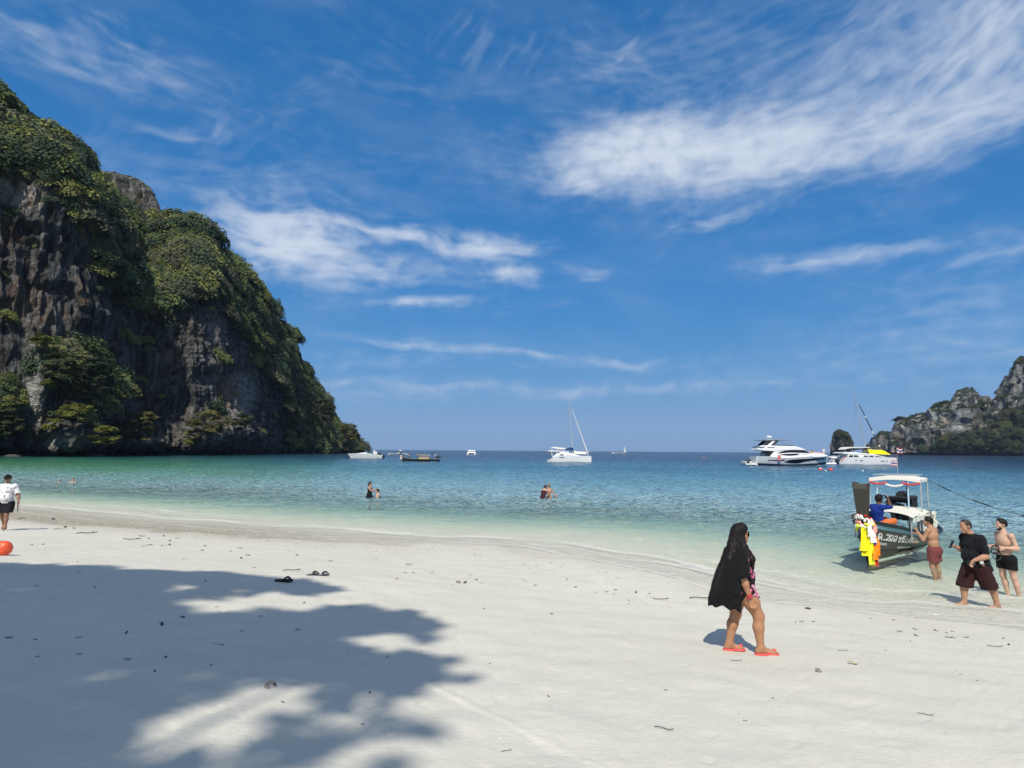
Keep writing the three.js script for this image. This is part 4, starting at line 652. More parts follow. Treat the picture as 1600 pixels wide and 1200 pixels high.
// the man in the white shirt on the left
{
  const f = onGround(7, 828), J = {
    hip: [0, .86, 0], chest: [.03, 1.18, 0], neck: [.02, 1.40, 0], head: [.05, 1.53, 0], shoulderL: [0, 1.29, -.18], shoulderR: [0, 1.29, .18], elbowL: [-.02, 1.03, -.29], elbowR: [-.02, 1.03, .29], wristL: [.08, .82, -.34], wristR: [.06, .82, .33],
    handL: { dir: [.3, -1, .1], up: [0, 0, 1], curl: 1.1 }, handR: { dir: [.2, -1, 0], up: [0, 0, -1], curl: .6 },
    hipL: [0, .83, -.09], hipR: [0, .83, .09], kneeL: [.10, .46, -.06], kneeR: [-.04, .45, .12], ankleL: [.08, .09, -.04], ankleR: [-.26, .13, .13], toeL: [.26, .03, -.05], toeR: [-.10, .03, .13] };
  const p = person('person in black cap, white patterned shirt and dark shorts walking at the left edge', f, -75 * Math.PI / 180, J, { skin: skinMat(.28, .15, .095), bulk: 1.25, limb: 1.0, wide: 1.08, belly: .08, cell: .015 });
  const sg = netMesh([...p.G.torso, cap(J.shoulderL, mid3(J.shoulderL, J.elbowL, .9), .058, .07), cap(J.shoulderR, mid3(J.shoulderR, J.elbowR, .9), .058, .07)], .014, { k: .05, grow: .018, noise: folds(.01, 9), clip: (x, y, z) => Math.max(.80 - y, y - 1.40, Math.abs(z) > .24 ? 1.09 - y : -1) });
  { const q = sg.attributes.position.array, c = new Float32Array(q.length); for (let i = 0; i < q.length; i += 3) { const n = N3(q[i] * 9, q[i + 1] * 13, q[i + 2] * 9) + .4 * N3(q[i] * 26, q[i + 1] * 26, q[i + 2] * 26), k = n > .62 ? [.2, .19, .22] : n > .5 ? [.45, .4, .42] : [.74, .73, .72]; c.set(k, i); } sg.setAttribute('color', new THREE.BufferAttribute(c, 3)); }
  mesh('shirt', sg, clothMat(1, 1, 1, { vertexColors: true }), p.t);
  garment(p, 'shorts', [p.G.torso[2], cap(J.hipL, [.05, .56, -.08], .12, .125), cap(J.hipR, [-.02, .56, .11], .12, .125)], clothMat(.016, .016, .02), (x, y, z) => Math.max(.52 - y, y - .86), .008, .015, folds(.008, 10));
  p.hy = 0; shortHair(p, blackHair);
  mesh('cap', [new THREE.SphereGeometry(.105, 18, 10, 0, 6.3, 0, 1.55).scale(1.08, .9, .95).translate(.04, 1.565, 0), new THREE.CylinderGeometry(.085, .09, .014, 18).scale(1.1, 1, .95).translate(.12, 1.567, 0)], clothMat(.012, .012, .013), p.t);
  mesh('sunglasses', [new RoundedBoxGeometry(.02, .035, .13, 2, .008).translate(.137, 1.535, 0)], std(.01, .01, .01, .2), p.t);
  mesh('necklace', limb(V(.17, 1.27, -.02), V(.185, 1.13, -.02), .018, .018), std(.02, .02, .022, .6), p.t);
  const c = Math.cos(p.t.rotation.y), s = Math.sin(p.t.rotation.y), k = thing('camera_grip', 'short black camera grip in the hand of the person in the white patterned shirt', 'camera grip', [f.x + .10 * c - .34 * s, f.y + .74, f.z - .10 * s - .34 * c]);
  mesh('stick', limb(V(0, .03, 0), V(.02, -.2, .02), .014, .012), std(.015, .015, .017, .5), k); mesh('mount', new RoundedBoxGeometry(.05, .06, .04, 2, .01).translate(.0, .06, 0), std(.02, .02, .022, .5), k);
}
// bathers
function bather(label, px, py, depth, yaw, o) {          // stands or floats with the waterline at that place; depth: how much of the figure is under water
  const f = onPlane(px, py, 0), d = depth, J = {
    hip: [0, .92 - d, 0], chest: [.02, 1.26 - d, 0], neck: [.02, 1.46 - d, 0], head: [.04, 1.59 - d, 0], shoulderL: [0, 1.38 - d, -.17], shoulderR: [0, 1.38 - d, .17], elbowL: [.08, 1.13 - d, -.25], elbowR: [.08, 1.13 - d, .25], wristL: [.25, 1.0 - d, -.2], wristR: [.25, 1.0 - d, .2], hipL: [0, .88 - d, -.09], hipR: [0, .88 - d, .09], kneeL: [.03, .48 - d, -.1], kneeR: [.03, .48 - d, .1], ankleL: [0, .1 - d, -.1], ankleR: [0, .1 - d, .1], ...(o.pose?.(d) ?? {}) };
  const p = person(label, f, yaw, J, { far: true, cell: .022, noFeet: true, bulk: o.bulk ?? 1, limb: o.limb ?? .95, wide: o.wide ?? 1, skin: o.skin, group: 'bathers in the bay', headYaw: o.headYaw });
  p.hy = o.headYaw ?? 0;
  if (o.suit) garment(p, 'swimsuit', [...p.G.torso.slice(0, 3), ...(o.skirt ? [cap(J.hip, [0, .7 - d, 0], .17, .2)] : [])], o.suit, (x, y, z) => Math.max(y - 1.33 + d, (o.low ?? .7) - d - y), .012, .022);
  if (o.hair) { shortHair(p, o.hair, { top: true, grow: .012 }); if (o.long) mesh('long_hair', netMesh([cap(p.head.P(-.05, .02, 0), p.head.P(-.07, -.2, 0), .075, .05)], .02), o.hair, p.t); }
  return p;
}
const paleSkin = skinMat(.56, .33, .25), tanSkin = skinMat(.42, .25, .17), brownHair = std(.05, .03, .018, .6), fairHair = std(.22, .14, .07, .6);
bather('person in a black swimsuit standing waist-deep with both arms held out', 577, 777, .80, -10 * Math.PI / 180, { skin: tanSkin, suit: clothMat(.012, .012, .014), low: .72, skirt: true, hair: blackHair, long: true, pose: (d) => ({ elbowL: [.2, 1.2 - d, -.22], elbowR: [.2, 1.2 - d, .22], wristL: [.44, 1.24 - d, -.08], wristR: [.44, 1.26 - d, .06] }) });
bather('dark-haired person shoulder-deep beside the bather in the black swimsuit', 590.5, 777, 1.22, 200 * Math.PI / 180, { skin: paleSkin, hair: blackHair });
bather('fair person leaning into the other of the bathing couple, left one', 848, 781, .78, 60 * Math.PI / 180, { skin: paleSkin, suit: clothMat(.05, .02, .03), low: .78, hair: brownHair, pose: (d) => ({ chest: [.14, 1.2 - d, 0], neck: [.24, 1.38 - d, 0], head: [.31, 1.5 - d, 0], shoulderL: [.2, 1.31 - d, -.17], shoulderR: [.2, 1.31 - d, .17], elbowL: [.3, 1.06 - d, -.2], elbowR: [.4, 1.14 - d, .2], wristL: [.36, .82 - d, -.2], wristR: [.6, 1.1 - d, .1] }) });
bather('tanned person with one arm stretched down to the water, right one of the bathing couple', 858, 780, .82, 115 * Math.PI / 180, { skin: skinMat(.52, .27, .16), hair: fairHair, pose: (d) => ({ shoulderR: [.05, 1.36 - d, .18], elbowR: [.02, 1.1 - d, .36], wristR: [-.02, .86 - d, .56], elbowL: [.2, 1.2 - d, -.2], wristL: [.35, 1.3 - d, -.1] }) });
bather('grey-haired bather of whom only the head shows, far out on the left', 91, 753.5, 1.42, 30 * Math.PI / 180, { skin: paleSkin, hair: std(.3, .29, .27, .7) });
bather('dark-haired bather up to the shoulders, far out on the left', 113.5, 754.5, 1.33, -60 * Math.PI / 180, { skin: paleSkin, hair: blackHair });

// ------------------------------------------------------------------ boats
const gel = std(.86, .86, .84, .3, { clearcoat: .5, clearcoatRoughness: .15 }), tint = std(.008, .010, .013, .12), steel = std(.55, .56, .58, .3, { metalness: .6 }), antifoul = std(.03, .035, .06, .7), canvasWhite = clothMat(.72, .70, .64), rubber = std(.02, .02, .022, .7), teak = std(.30, .20, .12, .75);
function drafter(cx0, cyW, unit) {                       // outline points of a boat's side, measured from the middle of its waterline, in metres
  const P = (x, y) => [(x - cx0) * unit, (cyW - y) * unit];
  const shape = (pts) => { const s = new THREE.Shape(); pts.forEach((p, i) => { const q = P(...p); i ? s.lineTo(...q) : s.moveTo(...q); }); return s; };
  const smooth = (pts) => { const c = new THREE.CatmullRomCurve3(pts.map((p) => V(...P(...p), 0)), true, 'catmullrom', .35).getPoints(pts.length * 5), s = new THREE.Shape(); c.forEach((q, i) => i ? s.lineTo(q.x, q.y) : s.moveTo(q.x, q.y)); return s; };
  const slab = (pts, z0, z1, o = {}) => { const b = o.bevel ?? .05, g = new THREE.ExtrudeGeometry((o.smooth ? smooth : shape)(pts), { depth: Math.max(.01, z1 - z0 - 2 * b), bevelEnabled: b > 0, bevelSize: b, bevelThickness: b, bevelOffset: -b, bevelSegments: 3 }); g.translate(0, 0, z0 + b); return g; };
  const rod = (a, b, z, r, z2 = z) => limb(V(...P(...a), z), V(...P(...b), z2), r, r, 6);
  return { P, shape, slab, rod, unit };
}
function hullLoft(stations, o) {                         // stations: [x, half beam, sheer height, foot of the side inset 0..1, keel depth]
  const T = [1, 2, 3, 4].map((c) => table(stations.map((s) => [s[0], s[c]]))), x0 = stations[0][0], x1 = stations[stations.length - 1][0], nu = o.nu ?? 48, nv = 2 * (o.nv ?? 14) + 1;
  const at = (x, w) => {                                 // w: -1 .. 1 round the section from one rail over the keel to the other
    const a = Math.abs(w), s = Math.sign(w) || 1, b = T[0](x), yg = T[1](x), yk = -T[3](x), side = b * Math.pow(a, o.power ?? .45) * lerp(1, lerp(1 - T[2](x), 1, Math.pow(a, 1.6)), 1), y = yk + (yg - yk) * Math.pow(a, o.rise ?? 1.5);
    return V(x + (o.rake ? o.rake(x, y) : 0), y, s * side);
  };
  const geo = gridGeo(nu, nv, (i, j) => at(lerp(x0, x1, Math.pow(i / (nu - 1), o.gather ?? 1)), lerp(-1, 1, j / (nv - 1))), o.color && ((i, j, x, y, z) => o.color(x, y, z, lerp(-1, 1, j / (nv - 1)))));
  return { at, geo, T };
}
function each(name, list, mat, parent) { return list.map((g) => mesh(name, g, mat, parent)); }
const sideStrip = (fn, n = 24, m = 3) => gridGeo(n, m, (i, j) => fn(i / (n - 1), j / (m - 1)));

// ---- the motor yacht
{
  const W = onPlane(1222, 727.6), u = 1 / 72.6, D = drafter(720, 575, u), X = (x) => (x - 720) * u, t = thing('motor_yacht', 'large white motor yacht with black arched windows and a flybridge, anchored across the bay', 'yacht', W);
  const H = hullLoft([[X(270), 2.25, 2.0, .12, .5], [X(400), 2.4, 2.02, .12, .6], [X(700), 2.5, 1.75, .12, .7], [X(1000), 2.3, 1.95, .2, .7], [X(1200), 1.7, 2.2, .3, .6], [X(1330), .95, 2.2, .4, .4], [X(1400), .4, 2.1, .5, .2], [X(1425), .04, 2.07, .5, .1]], { rake: (x, y) => (y - 1) * .42 * sstep(X(900), X(1400), x), nu: 60 });
  const hull = mesh('hull', [H.geo, sideStrip((a, b) => { const p = H.at(lerp(X(270), X(1425), a), 1), q = H.at(lerp(X(270), X(1425), a), -1); return p.lerp(q, b); }, 40), D.slab([[270, 432], [280, 575], [272, 600], [268, 600], [262, 432]], -2.2, 2.2)], gel, t);
  mesh('swim_platform', [D.slab([[95, 545], [275, 540], [275, 565], [110, 562]], -2, 2)], gel, t);
  mesh('boot_stripe', sideStrip((a, b) => { const p = H.at(lerp(X(272), X(1425), a), .56 - .16 * b); p.z += .03; return p; }, 40, 2), antifoul, t);
  const wFor = (x, y) => { let lo = .3, hi = 1; for (let k = 0; k < 24; k++) { const m = (lo + hi) / 2; H.at(x, m).y < y ? lo = m : hi = m; } return (lo + hi) / 2; };
  const onHull = (top, bot) => { const a = table(top), b = table(bot), x0 = top[0][0], x1 = top[top.length - 1][0]; const one = (s) => sideStrip((f, g) => { const x = lerp(x0, x1, f), y = (575 - lerp(a(x), b(x), g)) * u, rk = (y - 1) * .42 * sstep(X(900), X(1400), X(x)), p = H.at(X(x) - rk, wFor(X(x) - rk, y)); return V(p.x, p.y, s * (p.z + .025)); }, 40, 6); return [one(1), one(-1)]; };
  each('window', onHull([[698, 514], [760, 488], [880, 473], [1100, 463], [1385, 455]], [[698, 518], [760, 528], [880, 536], [1050, 505], [1385, 467]]), tint, hull);
  each('window', onHull([[440, 488], [700, 480]], [[440, 499], [680, 497]]), tint, hull);
  const dh = mesh('deckhouse', D.slab([[480, 435], [560, 345], [700, 325], [850, 318], [1020, 330], [1115, 378], [1330, 392], [1400, 425], [1250, 445], [700, 460]], -1.95, 1.95, { bevel: .18 }), gel, t);
  for (const s of [1, -1]) {
    const z0 = s > 0 ? 1.93 : -1.975;
    mesh('window', D.slab([[600, 384], [650, 360], [720, 341], [850, 329], [1005, 335], [1100, 374], [960, 372], [800, 370]], z0, z0 + .045, { bevel: 0, smooth: true }), tint, dh);
    mesh('window', D.slab([[630, 402], [760, 390], [935, 386], [890, 412], [760, 420]], z0, z0 + .045, { bevel: 0, smooth: true }), tint, dh);
  }
  mesh('windscreen', D.slab([[900, 322], [1010, 332], [1108, 374], [1110, 379], [1000, 338]], -1.5, 1.5, { bevel: .02 }), tint, dh);
  mesh('cockpit_shade', D.slab([[415, 428], [445, 352], [560, 350], [495, 432]], -1.7, 1.7, { bevel: .02 }), tint, t);  // dark slab painting in the shade of the open aft cockpit
  const fb = mesh('flybridge', D.slab([[288, 326], [330, 300], [325, 272], [395, 262], [640, 268], [870, 270], [960, 294], [1050, 334], [850, 331], [700, 340], [560, 352], [400, 346]], -2.05, 2.05, { bevel: .12 }), gel, t);
  for (const z of [2.04, -2.08]) each('trim', [D.slab([[320, 288], [400, 284], [390, 298], [325, 302]], z, z + .04, { bevel: 0 }), D.slab([[440, 290], [565, 288], [540, 298], [450, 299]], z, z + .04, { bevel: 0 })], tint, fb);
  mesh('seating', D.slab([[615, 256], [865, 254], [862, 272], [625, 272]], -1.6, 1.6, { bevel: .06 }), rubber, fb);
  for (const z of [1.45, -1.65]) each('roof_arch', [D.slab([[378, 264], [470, 186], [545, 184], [450, 264]], z, z + .2, { bevel: .03 }), D.slab([[510, 264], [590, 184], [645, 184], [552, 264]], z, z + .2, { bevel: .03 })], rubber, t);
  mesh('roof_arch_panel', [D.slab([[452, 262], [545, 186], [588, 186], [512, 262]], 1.47, 1.63, { bevel: .02 })], gel, t);
  const ht = mesh('hardtop', D.slab([[298, 180], [480, 176], [600, 164], [812, 172], [810, 181], [600, 184], [430, 186]], -1.8, 1.8, { bevel: .03 }), std(.25, .27, .32, .4), t);
  each('support', [D.rod([690, 182], [690, 262], 1.3, .03), D.rod([795, 180], [797, 262], 1.2, .03), D.rod([690, 182], [690, 262], -1.3, .03), D.rod([795, 180], [797, 262], -1.2, .03)], steel, ht);
  mesh('radar_dome', [new THREE.SphereGeometry(.35, 16, 10).scale(1, .8, 1).translate(...D.P(548, 132), 0), new THREE.CylinderGeometry(.1, .14, .3, 10).translate(...D.P(548, 155), 0)], gel, ht); mesh('radar_dome', [new THREE.SphereGeometry(.24, 14, 10).translate(...D.P(497, 128), .6), new THREE.CylinderGeometry(.07, .07, .4, 8).translate(...D.P(497, 152), .6)], gel, ht); mesh('aerial', D.rod([480, 100], [500, 170], -.4, .015), gel, ht);
  mesh('sunpad', D.slab([[1095, 378], [1110, 352], [1340, 372], [1350, 393]], -1.0, 1.0, { bevel: .08 }), clothMat(.62, .42, .36), t);
  const rails = []; for (let x = 900; x <= 1430; x += 66) { const b = Math.max(.05, H.at(X(x), 1).z - .1); for (const s of [1, -1]) rails.push(limb(V(X(x), H.at(X(x), 1).y, s * b), V(X(x) + .05, H.at(X(x), 1).y + .75, s * b), .018, .018, 5)); if (x > 900) { const b0 = Math.max(.05, H.at(X(x - 66), 1).z - .1); for (const s of [1, -1]) rails.push(limb(V(X(x - 66) + .05, H.at(X(x - 66), 1).y + .75, s * b0), V(X(x) + .05, H.at(X(x), 1).y + .75, s * b), .018, .018, 5)); } }
  mesh('guard_rail', rails, steel, t);
  const td = thing('tender', 'grey rubber tender stowed on the stern platform of the motor yacht', 'tender', [W.x + D.P(165, 0)[0], W.y + .4, W.z]); 
  each('tube', [new THREE.CapsuleGeometry(.24, 2.2, 4, 10).rotateX(Math.PI / 2).translate(-.55, .3, 0), new THREE.CapsuleGeometry(.24, 2.2, 4, 10).rotateX(Math.PI / 2).translate(.6, .3, 0)], std(.55, .56, .58, .5), td); mesh('console', [new RoundedBoxGeometry(.9, .5, 1.0, 2, .1).translate(0, .45, 0), new RoundedBoxGeometry(.3, .45, .5, 2, .08).translate(.75, .7, .2)], rubber, td);
  const towel = thing('towel', 'pink towel hanging over the rail on the side of the motor yacht', 'towel', [W.x + D.P(606, 0)[0], W.y + 1.7, W.z + 2.35]);
  mesh('cloth', gridGeo(12, 14, (i, j) => V(lerp(-.35, .35, i / 11) * (1 - .1 * j / 13), lerp(.55, -.55, j / 13), .25 + .05 * Math.sin(i * 1.1) * j / 13)), clothMat(.62, .2, .2), towel);
  bather2('person in white standing on the bow of the motor yacht', V(W.x + D.P(1380, 0)[0], W.y + 2.15, W.z), -Math.PI / 2, clothMat(.68, .68, .68), clothMat(.55, .6, .7));
  bather2('person in yellow standing on the foredeck beside the sunpad of the motor yacht', V(W.x + D.P(1147, 0)[0], W.y + 1.75, W.z + 1.35), Math.PI * .1, clothMat(.5, .36, .1), clothMat(.1, .1, .12), 1.0);
}
function bather2(label, f, yaw, shirt, legs, h = 1) {     // a small figure standing on a deck
  const J = { hip: [0, .88 * h, 0], chest: [.02, 1.2 * h, 0], neck: [.02, 1.42 * h, 0], head: [.04, 1.56 * h, 0], shoulderL: [0, 1.34 * h, -.18], shoulderR: [0, 1.34 * h, .18], elbowL: [.0, 1.08 * h, -.26], elbowR: [.05, 1.08 * h, .26], wristL: [.12, .88 * h, -.25], wristR: [.2, .95 * h, .2], hipL: [0, .86 * h, -.09], hipR: [0, .86 * h, .09], kneeL: [.05, .46 * h, -.1], kneeR: [0, .46 * h, .1], ankleL: [0, .08, -.1], ankleR: [0, .08, .1], toeL: [.16, .02, -.1], toeR: [.16, .02, .1] };
  const p = person(label, f, yaw, J, { far: true, cell: .025, skin: skinMat(.4, .24, .16) });
  garment(p, 'shirt', [...p.G.torso, p.G.arms[0], p.G.arms[3]], shirt, (x, y, z) => Math.max(.8 * h - y, y - 1.42 * h), .025, .025); garment(p, 'shorts', [p.G.torso[2], ...p.G.legs.slice(0, 2), ...p.G.legs.slice(4, 6)], legs, (x, y, z) => Math.max(.45 * h - y, y - .88 * h), .02, .025);
  p.hy = 0; shortHair(p, blackHair, { top: true, grow: .012 }); return p;
}

// ---- sailing catamarans
function catHulls(D, t, prof, beam, z, name = 'hull') {   // two slim hulls; prof: [x, half beam, sheer y, keel] in drawing units
  const out = [];
  for (const s of [z, -z]) {
    const H = hullLoft(prof.map(([x, b, y, k]) => [D.P(x, 0)[0], b, D.P(0, y)[1], .15, k]), { nu: 36, nv: 10, power: .35 });
    const h = mesh(name, [H.geo, sideStrip((a, b) => H.at(lerp(D.P(prof[0][0], 0)[0], D.P(prof[prof.length - 1][0], 0)[0], a), 1).lerp(H.at(lerp(D.P(prof[0][0], 0)[0], D.P(prof[prof.length - 1][0], 0)[0], a), -1), b), 30)], gel, t); h.position.z = s; out.push(h);
  }
  return out;
}
{
  const W = onPlane(891, 721.6), D = drafter(510, 1016, 1 / 56.1), t = thing('sailing_catamaran', 'white sailing catamaran with a blue sail cover at anchor in the middle of the bay', 'catamaran', W);
  catHulls(D, t, [[172, .1, 990, .1], [190, .7, 985, .3], [300, .85, 925, .5], [520, .9, 918, .6], [700, .6, 926, .5], [790, .16, 930, .3], [806, .04, 932, .2]], 0, 2.4);
  mesh('bridge_deck', D.slab([[240, 940], [760, 928], [760, 965], [260, 975]], -2.4, 2.4), gel, t);
  const cab = mesh('cabin', D.slab([[245, 940], [300, 900], [380, 868], [480, 878], [560, 905], [690, 930]], -2.1, 2.1, { bevel: .2 }), gel, t);
  for (const z of [2.08, -2.13]) { mesh('window', D.slab([[315, 938], [360, 905], [405, 905], [408, 940]], z, z + .05, { bevel: 0 }), tint, cab); mesh('window', D.slab([[432, 940], [440, 915], [520, 918], [600, 938]], z, z + .05, { bevel: 0 }), tint, cab); }
  for (const z of [3.24, -1.56]) mesh('window', D.slab([[330, 948], [410, 945], [410, 951], [335, 952]], z, z + .05, { bevel: 0 }), tint, t);
  each('cockpit_post', [D.rod([238, 935], [225, 850], 1.8, .09), D.rod([300, 925], [310, 850], 1.8, .05), D.rod([238, 935], [225, 850], -1.8, .09), D.rod([210, 930], [215, 860], 0, .12)], gel, t);
  mesh('bimini', D.slab([[165, 862], [225, 846], [385, 858], [485, 866], [480, 874], [380, 868], [228, 868]], -2, 2, { bevel: .04 }), canvasWhite, t);
  mesh('sail_cover', D.slab([[430, 832], [515, 800], [556, 815], [558, 855], [520, 850], [440, 842]], -.32, .32, { bevel: .1 }), clothMat(.02, .05, .14), t);
  mesh('boom', [D.slab([[222, 812], [270, 795], [300, 800], [440, 815], [440, 834], [330, 832], [270, 815], [225, 822]], -.25, .25, { bevel: .08 })], canvasWhite, t);
  mesh('dinghy_cover', D.slab([[560, 850], [600, 862], [740, 866], [742, 905], [560, 900]], -1.2, 1.2, { bevel: .1 }), canvasWhite, t);
  mesh('mast', [limb(V(...D.P(548, 905), 0), V(...D.P(497, 48), 0), .12, .08, 8), D.rod([530, 548], [530, 548], 0, .05), limb(V(...D.P(532, 548), -1.1), V(...D.P(532, 548), 1.1), .04, .04)], std(.6, .62, .66, .4, { metalness: .4 }), t);
  mesh('furled_sail', limb(V(...D.P(775, 905), 0), V(...D.P(540, 245), 0), .15, .08, 8), canvasWhite, t);
  each('rigging', [[[250, 940], 2.4], [[420, 930], 3], [[480, 930], 3]].flatMap(([p, z]) => [limb(V(...D.P(...p), z), V(...D.P(505, 190), 0), .012, .012, 4), limb(V(...D.P(...p), -z), V(...D.P(505, 190), 0), .012, .012, 4)]), steel, t);
  each('bow_rail', [2.4, -2.4].flatMap((z) => [[800, 862], [770, 866], [740, 868]].map((p) => D.rod([p[0], 930], p, z, .03)).concat([D.rod([800, 862], [740, 868], z, .03)])), steel, t);
  mesh('crossbeam', limb(V(...D.P(770, 925), -2.4), V(...D.P(770, 925), 2.4), .1, .1), gel, t);
}
{
  const W = onPlane(1348, 725.2), D = drafter(505, 1070, 1 / 51.7), t = thing('sailing_catamaran', 'white sailing catamaran with a bright yellow awning and dark furled sail', 'catamaran', W);
  catHulls(D, t, [[128, .1, 1050, .1], [150, .75, 1040, .3], [205, .95, 985, .5], [420, 1.0, 975, .6], [700, .85, 978, .6], [830, .4, 982, .4], [874, .06, 984, .25]], 0, 2.7);
  mesh('bridge_deck', D.slab([[205, 985], [780, 980], [780, 1012], [215, 1020]], -2.7, 2.7), gel, t);
  const cab = mesh('cabin', D.slab([[255, 985], [250, 935], [330, 918], [590, 938], [640, 952], [760, 975], [700, 985]], -2.4, 2.4, { bevel: .15 }), gel, t);
  for (const z of [2.38, -2.43]) for (const q of [[[262, 980], [265, 955], [320, 952], [320, 980]], [[328, 978], [330, 953], [392, 956], [395, 978]], [[455, 973], [457, 957], [516, 960], [516, 975]], [[528, 975], [530, 959], [588, 962], [590, 977]], [[604, 976], [606, 962], [660, 966], [740, 976]]]) mesh('window', D.slab(q, z, z + .05, { bevel: 0 }), tint, cab);
  for (const [x, w] of [[315, 16], [375, 40], [650, 44], [712, 20], [800, 26]]) mesh('porthole', D.slab([[x, 1012], [x + w, 1012], [x + w, 1019], [x, 1019]], 3.66, 3.7, { bevel: 0 }), x === 712 || x === 315 ? tint : std(.35, .36, .38, .4), t);
  mesh('coachroof', D.slab([[172, 928], [200, 916], [330, 914], [610, 942], [605, 952], [400, 938], [200, 936]], -2.6, 2.6, { bevel: .06 }), gel, t);
  mesh('bimini', D.slab([[225, 880], [262, 852], [310, 846], [560, 846], [562, 856], [330, 860], [262, 872]], -1.7, 1.7, { bevel: .04 }), canvasWhite, t);
  mesh('boom', D.slab([[265, 868], [330, 864], [565, 862], [565, 880], [320, 882]], -.28, .28, { bevel: .08 }), rubber, t);
  each('helm_rail', [D.rod([240, 925], [250, 870], 1.6, .04), D.rod([330, 915], [335, 862], 1.6, .04), D.rod([430, 925], [430, 862], 1.6, .04), D.rod([240, 925], [250, 870], -1.6, .04), D.rod([300, 905], [560, 905], 1.7, .03), D.rod([380, 915], [380, 885], 0, .2)], steel, t);
  const aw = gridGeo(26, 14, (i, j) => { const a = i / 25, b = j / 13 * 2 - 1, q = D.P(lerp(lerp(575, 540, Math.abs(b)), lerp(752, 818, Math.abs(b)), a), lerp(lerp(872, 880, a), lerp(932, 943, a), Math.pow(Math.abs(b), 1.3)) + 3 * Math.sin(Math.PI * a)); return V(q[0], q[1], b * 2.2); });
  mesh('awning', aw, clothMat(.85, .72, .01), t);
  mesh('mast', [limb(V(...D.P(566, 940), 0), V(...D.P(424, 105), 0), .13, .09, 8), limb(V(...D.P(492, 458), 0), V(...D.P(522, 458), 1), .03, .03), limb(V(...D.P(492, 458), 0), V(...D.P(522, 458), -1), .03, .03), limb(V(...D.P(530, 683), 0), V(...D.P(578, 683), 1.3), .03, .03), limb(V(...D.P(530, 683), 0), V(...D.P(578, 683), -1.3), .03, .03), D.rod([424, 105], [455, 88], 0, .015)], std(.5, .52, .56, .4, { metalness: .4 }), t);
  each('furled_sail', [limb(V(...D.P(735, 830), 0), V(...D.P(665, 670), 0), .14, .14, 8), limb(V(...D.P(650, 632), 0), V(...D.P(570, 458), 0), .14, .12, 8), limb(V(...D.P(560, 432), 0), V(...D.P(492, 284), 0), .12, .09, 8)], clothMat(.03, .04, .06), t);
  each('furled_sail', [limb(V(...D.P(665, 670), 0), V(...D.P(650, 632), 0), .15, .15, 8), limb(V(...D.P(570, 458), 0), V(...D.P(560, 432), 0), .13, .13, 8), limb(V(...D.P(738, 838), 0), V(...D.P(733, 818), 0), .2, .2, 8)], canvasWhite, t);
  each('rigging', [limb(V(...D.P(738, 835), 0), V(...D.P(770, 930), 0), .02, .02, 4), ...[[415, 930], [465, 930]].flatMap((p) => [limb(V(...D.P(...p), 2.7), V(...D.P(450, 230), 0), .014, .014, 4), limb(V(...D.P(...p), -2.7), V(...D.P(450, 230), 0), .014, .014, 4)])], steel, t);
  mesh('guard_rail', [2.7, -2.7].flatMap((z) => [600, 660, 720, 780, 810, 850].map((x) => D.rod([x, 985], [x, 938], z, .025)).concat([D.rod([600, 938], [850, 940], z, .02)])), steel, t);
  each('stern_steps', [2.7, -2.7].map((z) => D.slab([[140, 1050], [205, 975], [235, 975], [180, 1055]], z - .5, z + .5)), std(.45, .25, .22, .6), t);
  each('davit', [D.rod([60, 985], [200, 960], 1.2, .07), D.rod([60, 985], [200, 960], -1.2, .07)], gel, t);
  const dg = thing('dinghy', 'white inflatable dinghy hung behind the catamaran with the yellow awning', 'dinghy', [W.x + D.P(100, 0)[0], W.y + 1.45, W.z]);
  each('tube', [new THREE.CapsuleGeometry(.22, 2.2, 4, 10).rotateX(Math.PI / 2).translate(-.6, .1, 0), new THREE.CapsuleGeometry(.22, 2.2, 4, 10).rotateX(Math.PI / 2).translate(.6, .1, 0), new THREE.CapsuleGeometry(.22, 1, 4, 10).rotateZ(Math.PI / 2).translate(0, .1, 1.3)], gel, dg); mesh('floor', new RoundedBoxGeometry(1, .1, 2.4, 2, .04), std(.5, .5, .52, .6), dg);
}
// ---- the small inflatable between the yacht and the catamaran
{
  const W = onPlane(1294, 726.2), t = thing('dinghy', 'pale grey dinghy with a pilot afloat just off the bow of the motor yacht', 'dinghy', W);
  each('tube', [new THREE.CapsuleGeometry(.24, 2.8, 4, 10).rotateZ(Math.PI / 2).translate(0, .25, .7), new THREE.CapsuleGeometry(.24, 2.8, 4, 10).rotateZ(Math.PI / 2).translate(0, .25, -.7), new THREE.CapsuleGeometry(.24, 1.0, 4, 10).rotateX(Math.PI / 2).translate(1.5, .3, 0)], gel, t); mesh('outboard', [new RoundedBoxGeometry(.35, .5, .35, 2, .1).translate(-1.7, .65, 0), limb(V(-1.75, .5, 0), V(-1.85, -.4, 0), .08, .06)], rubber, t); mesh('floor', new RoundedBoxGeometry(2.8, .12, 1.2, 2, .04).translate(-.1, .15, 0), std(.4, .4, .42, .6), t);
}
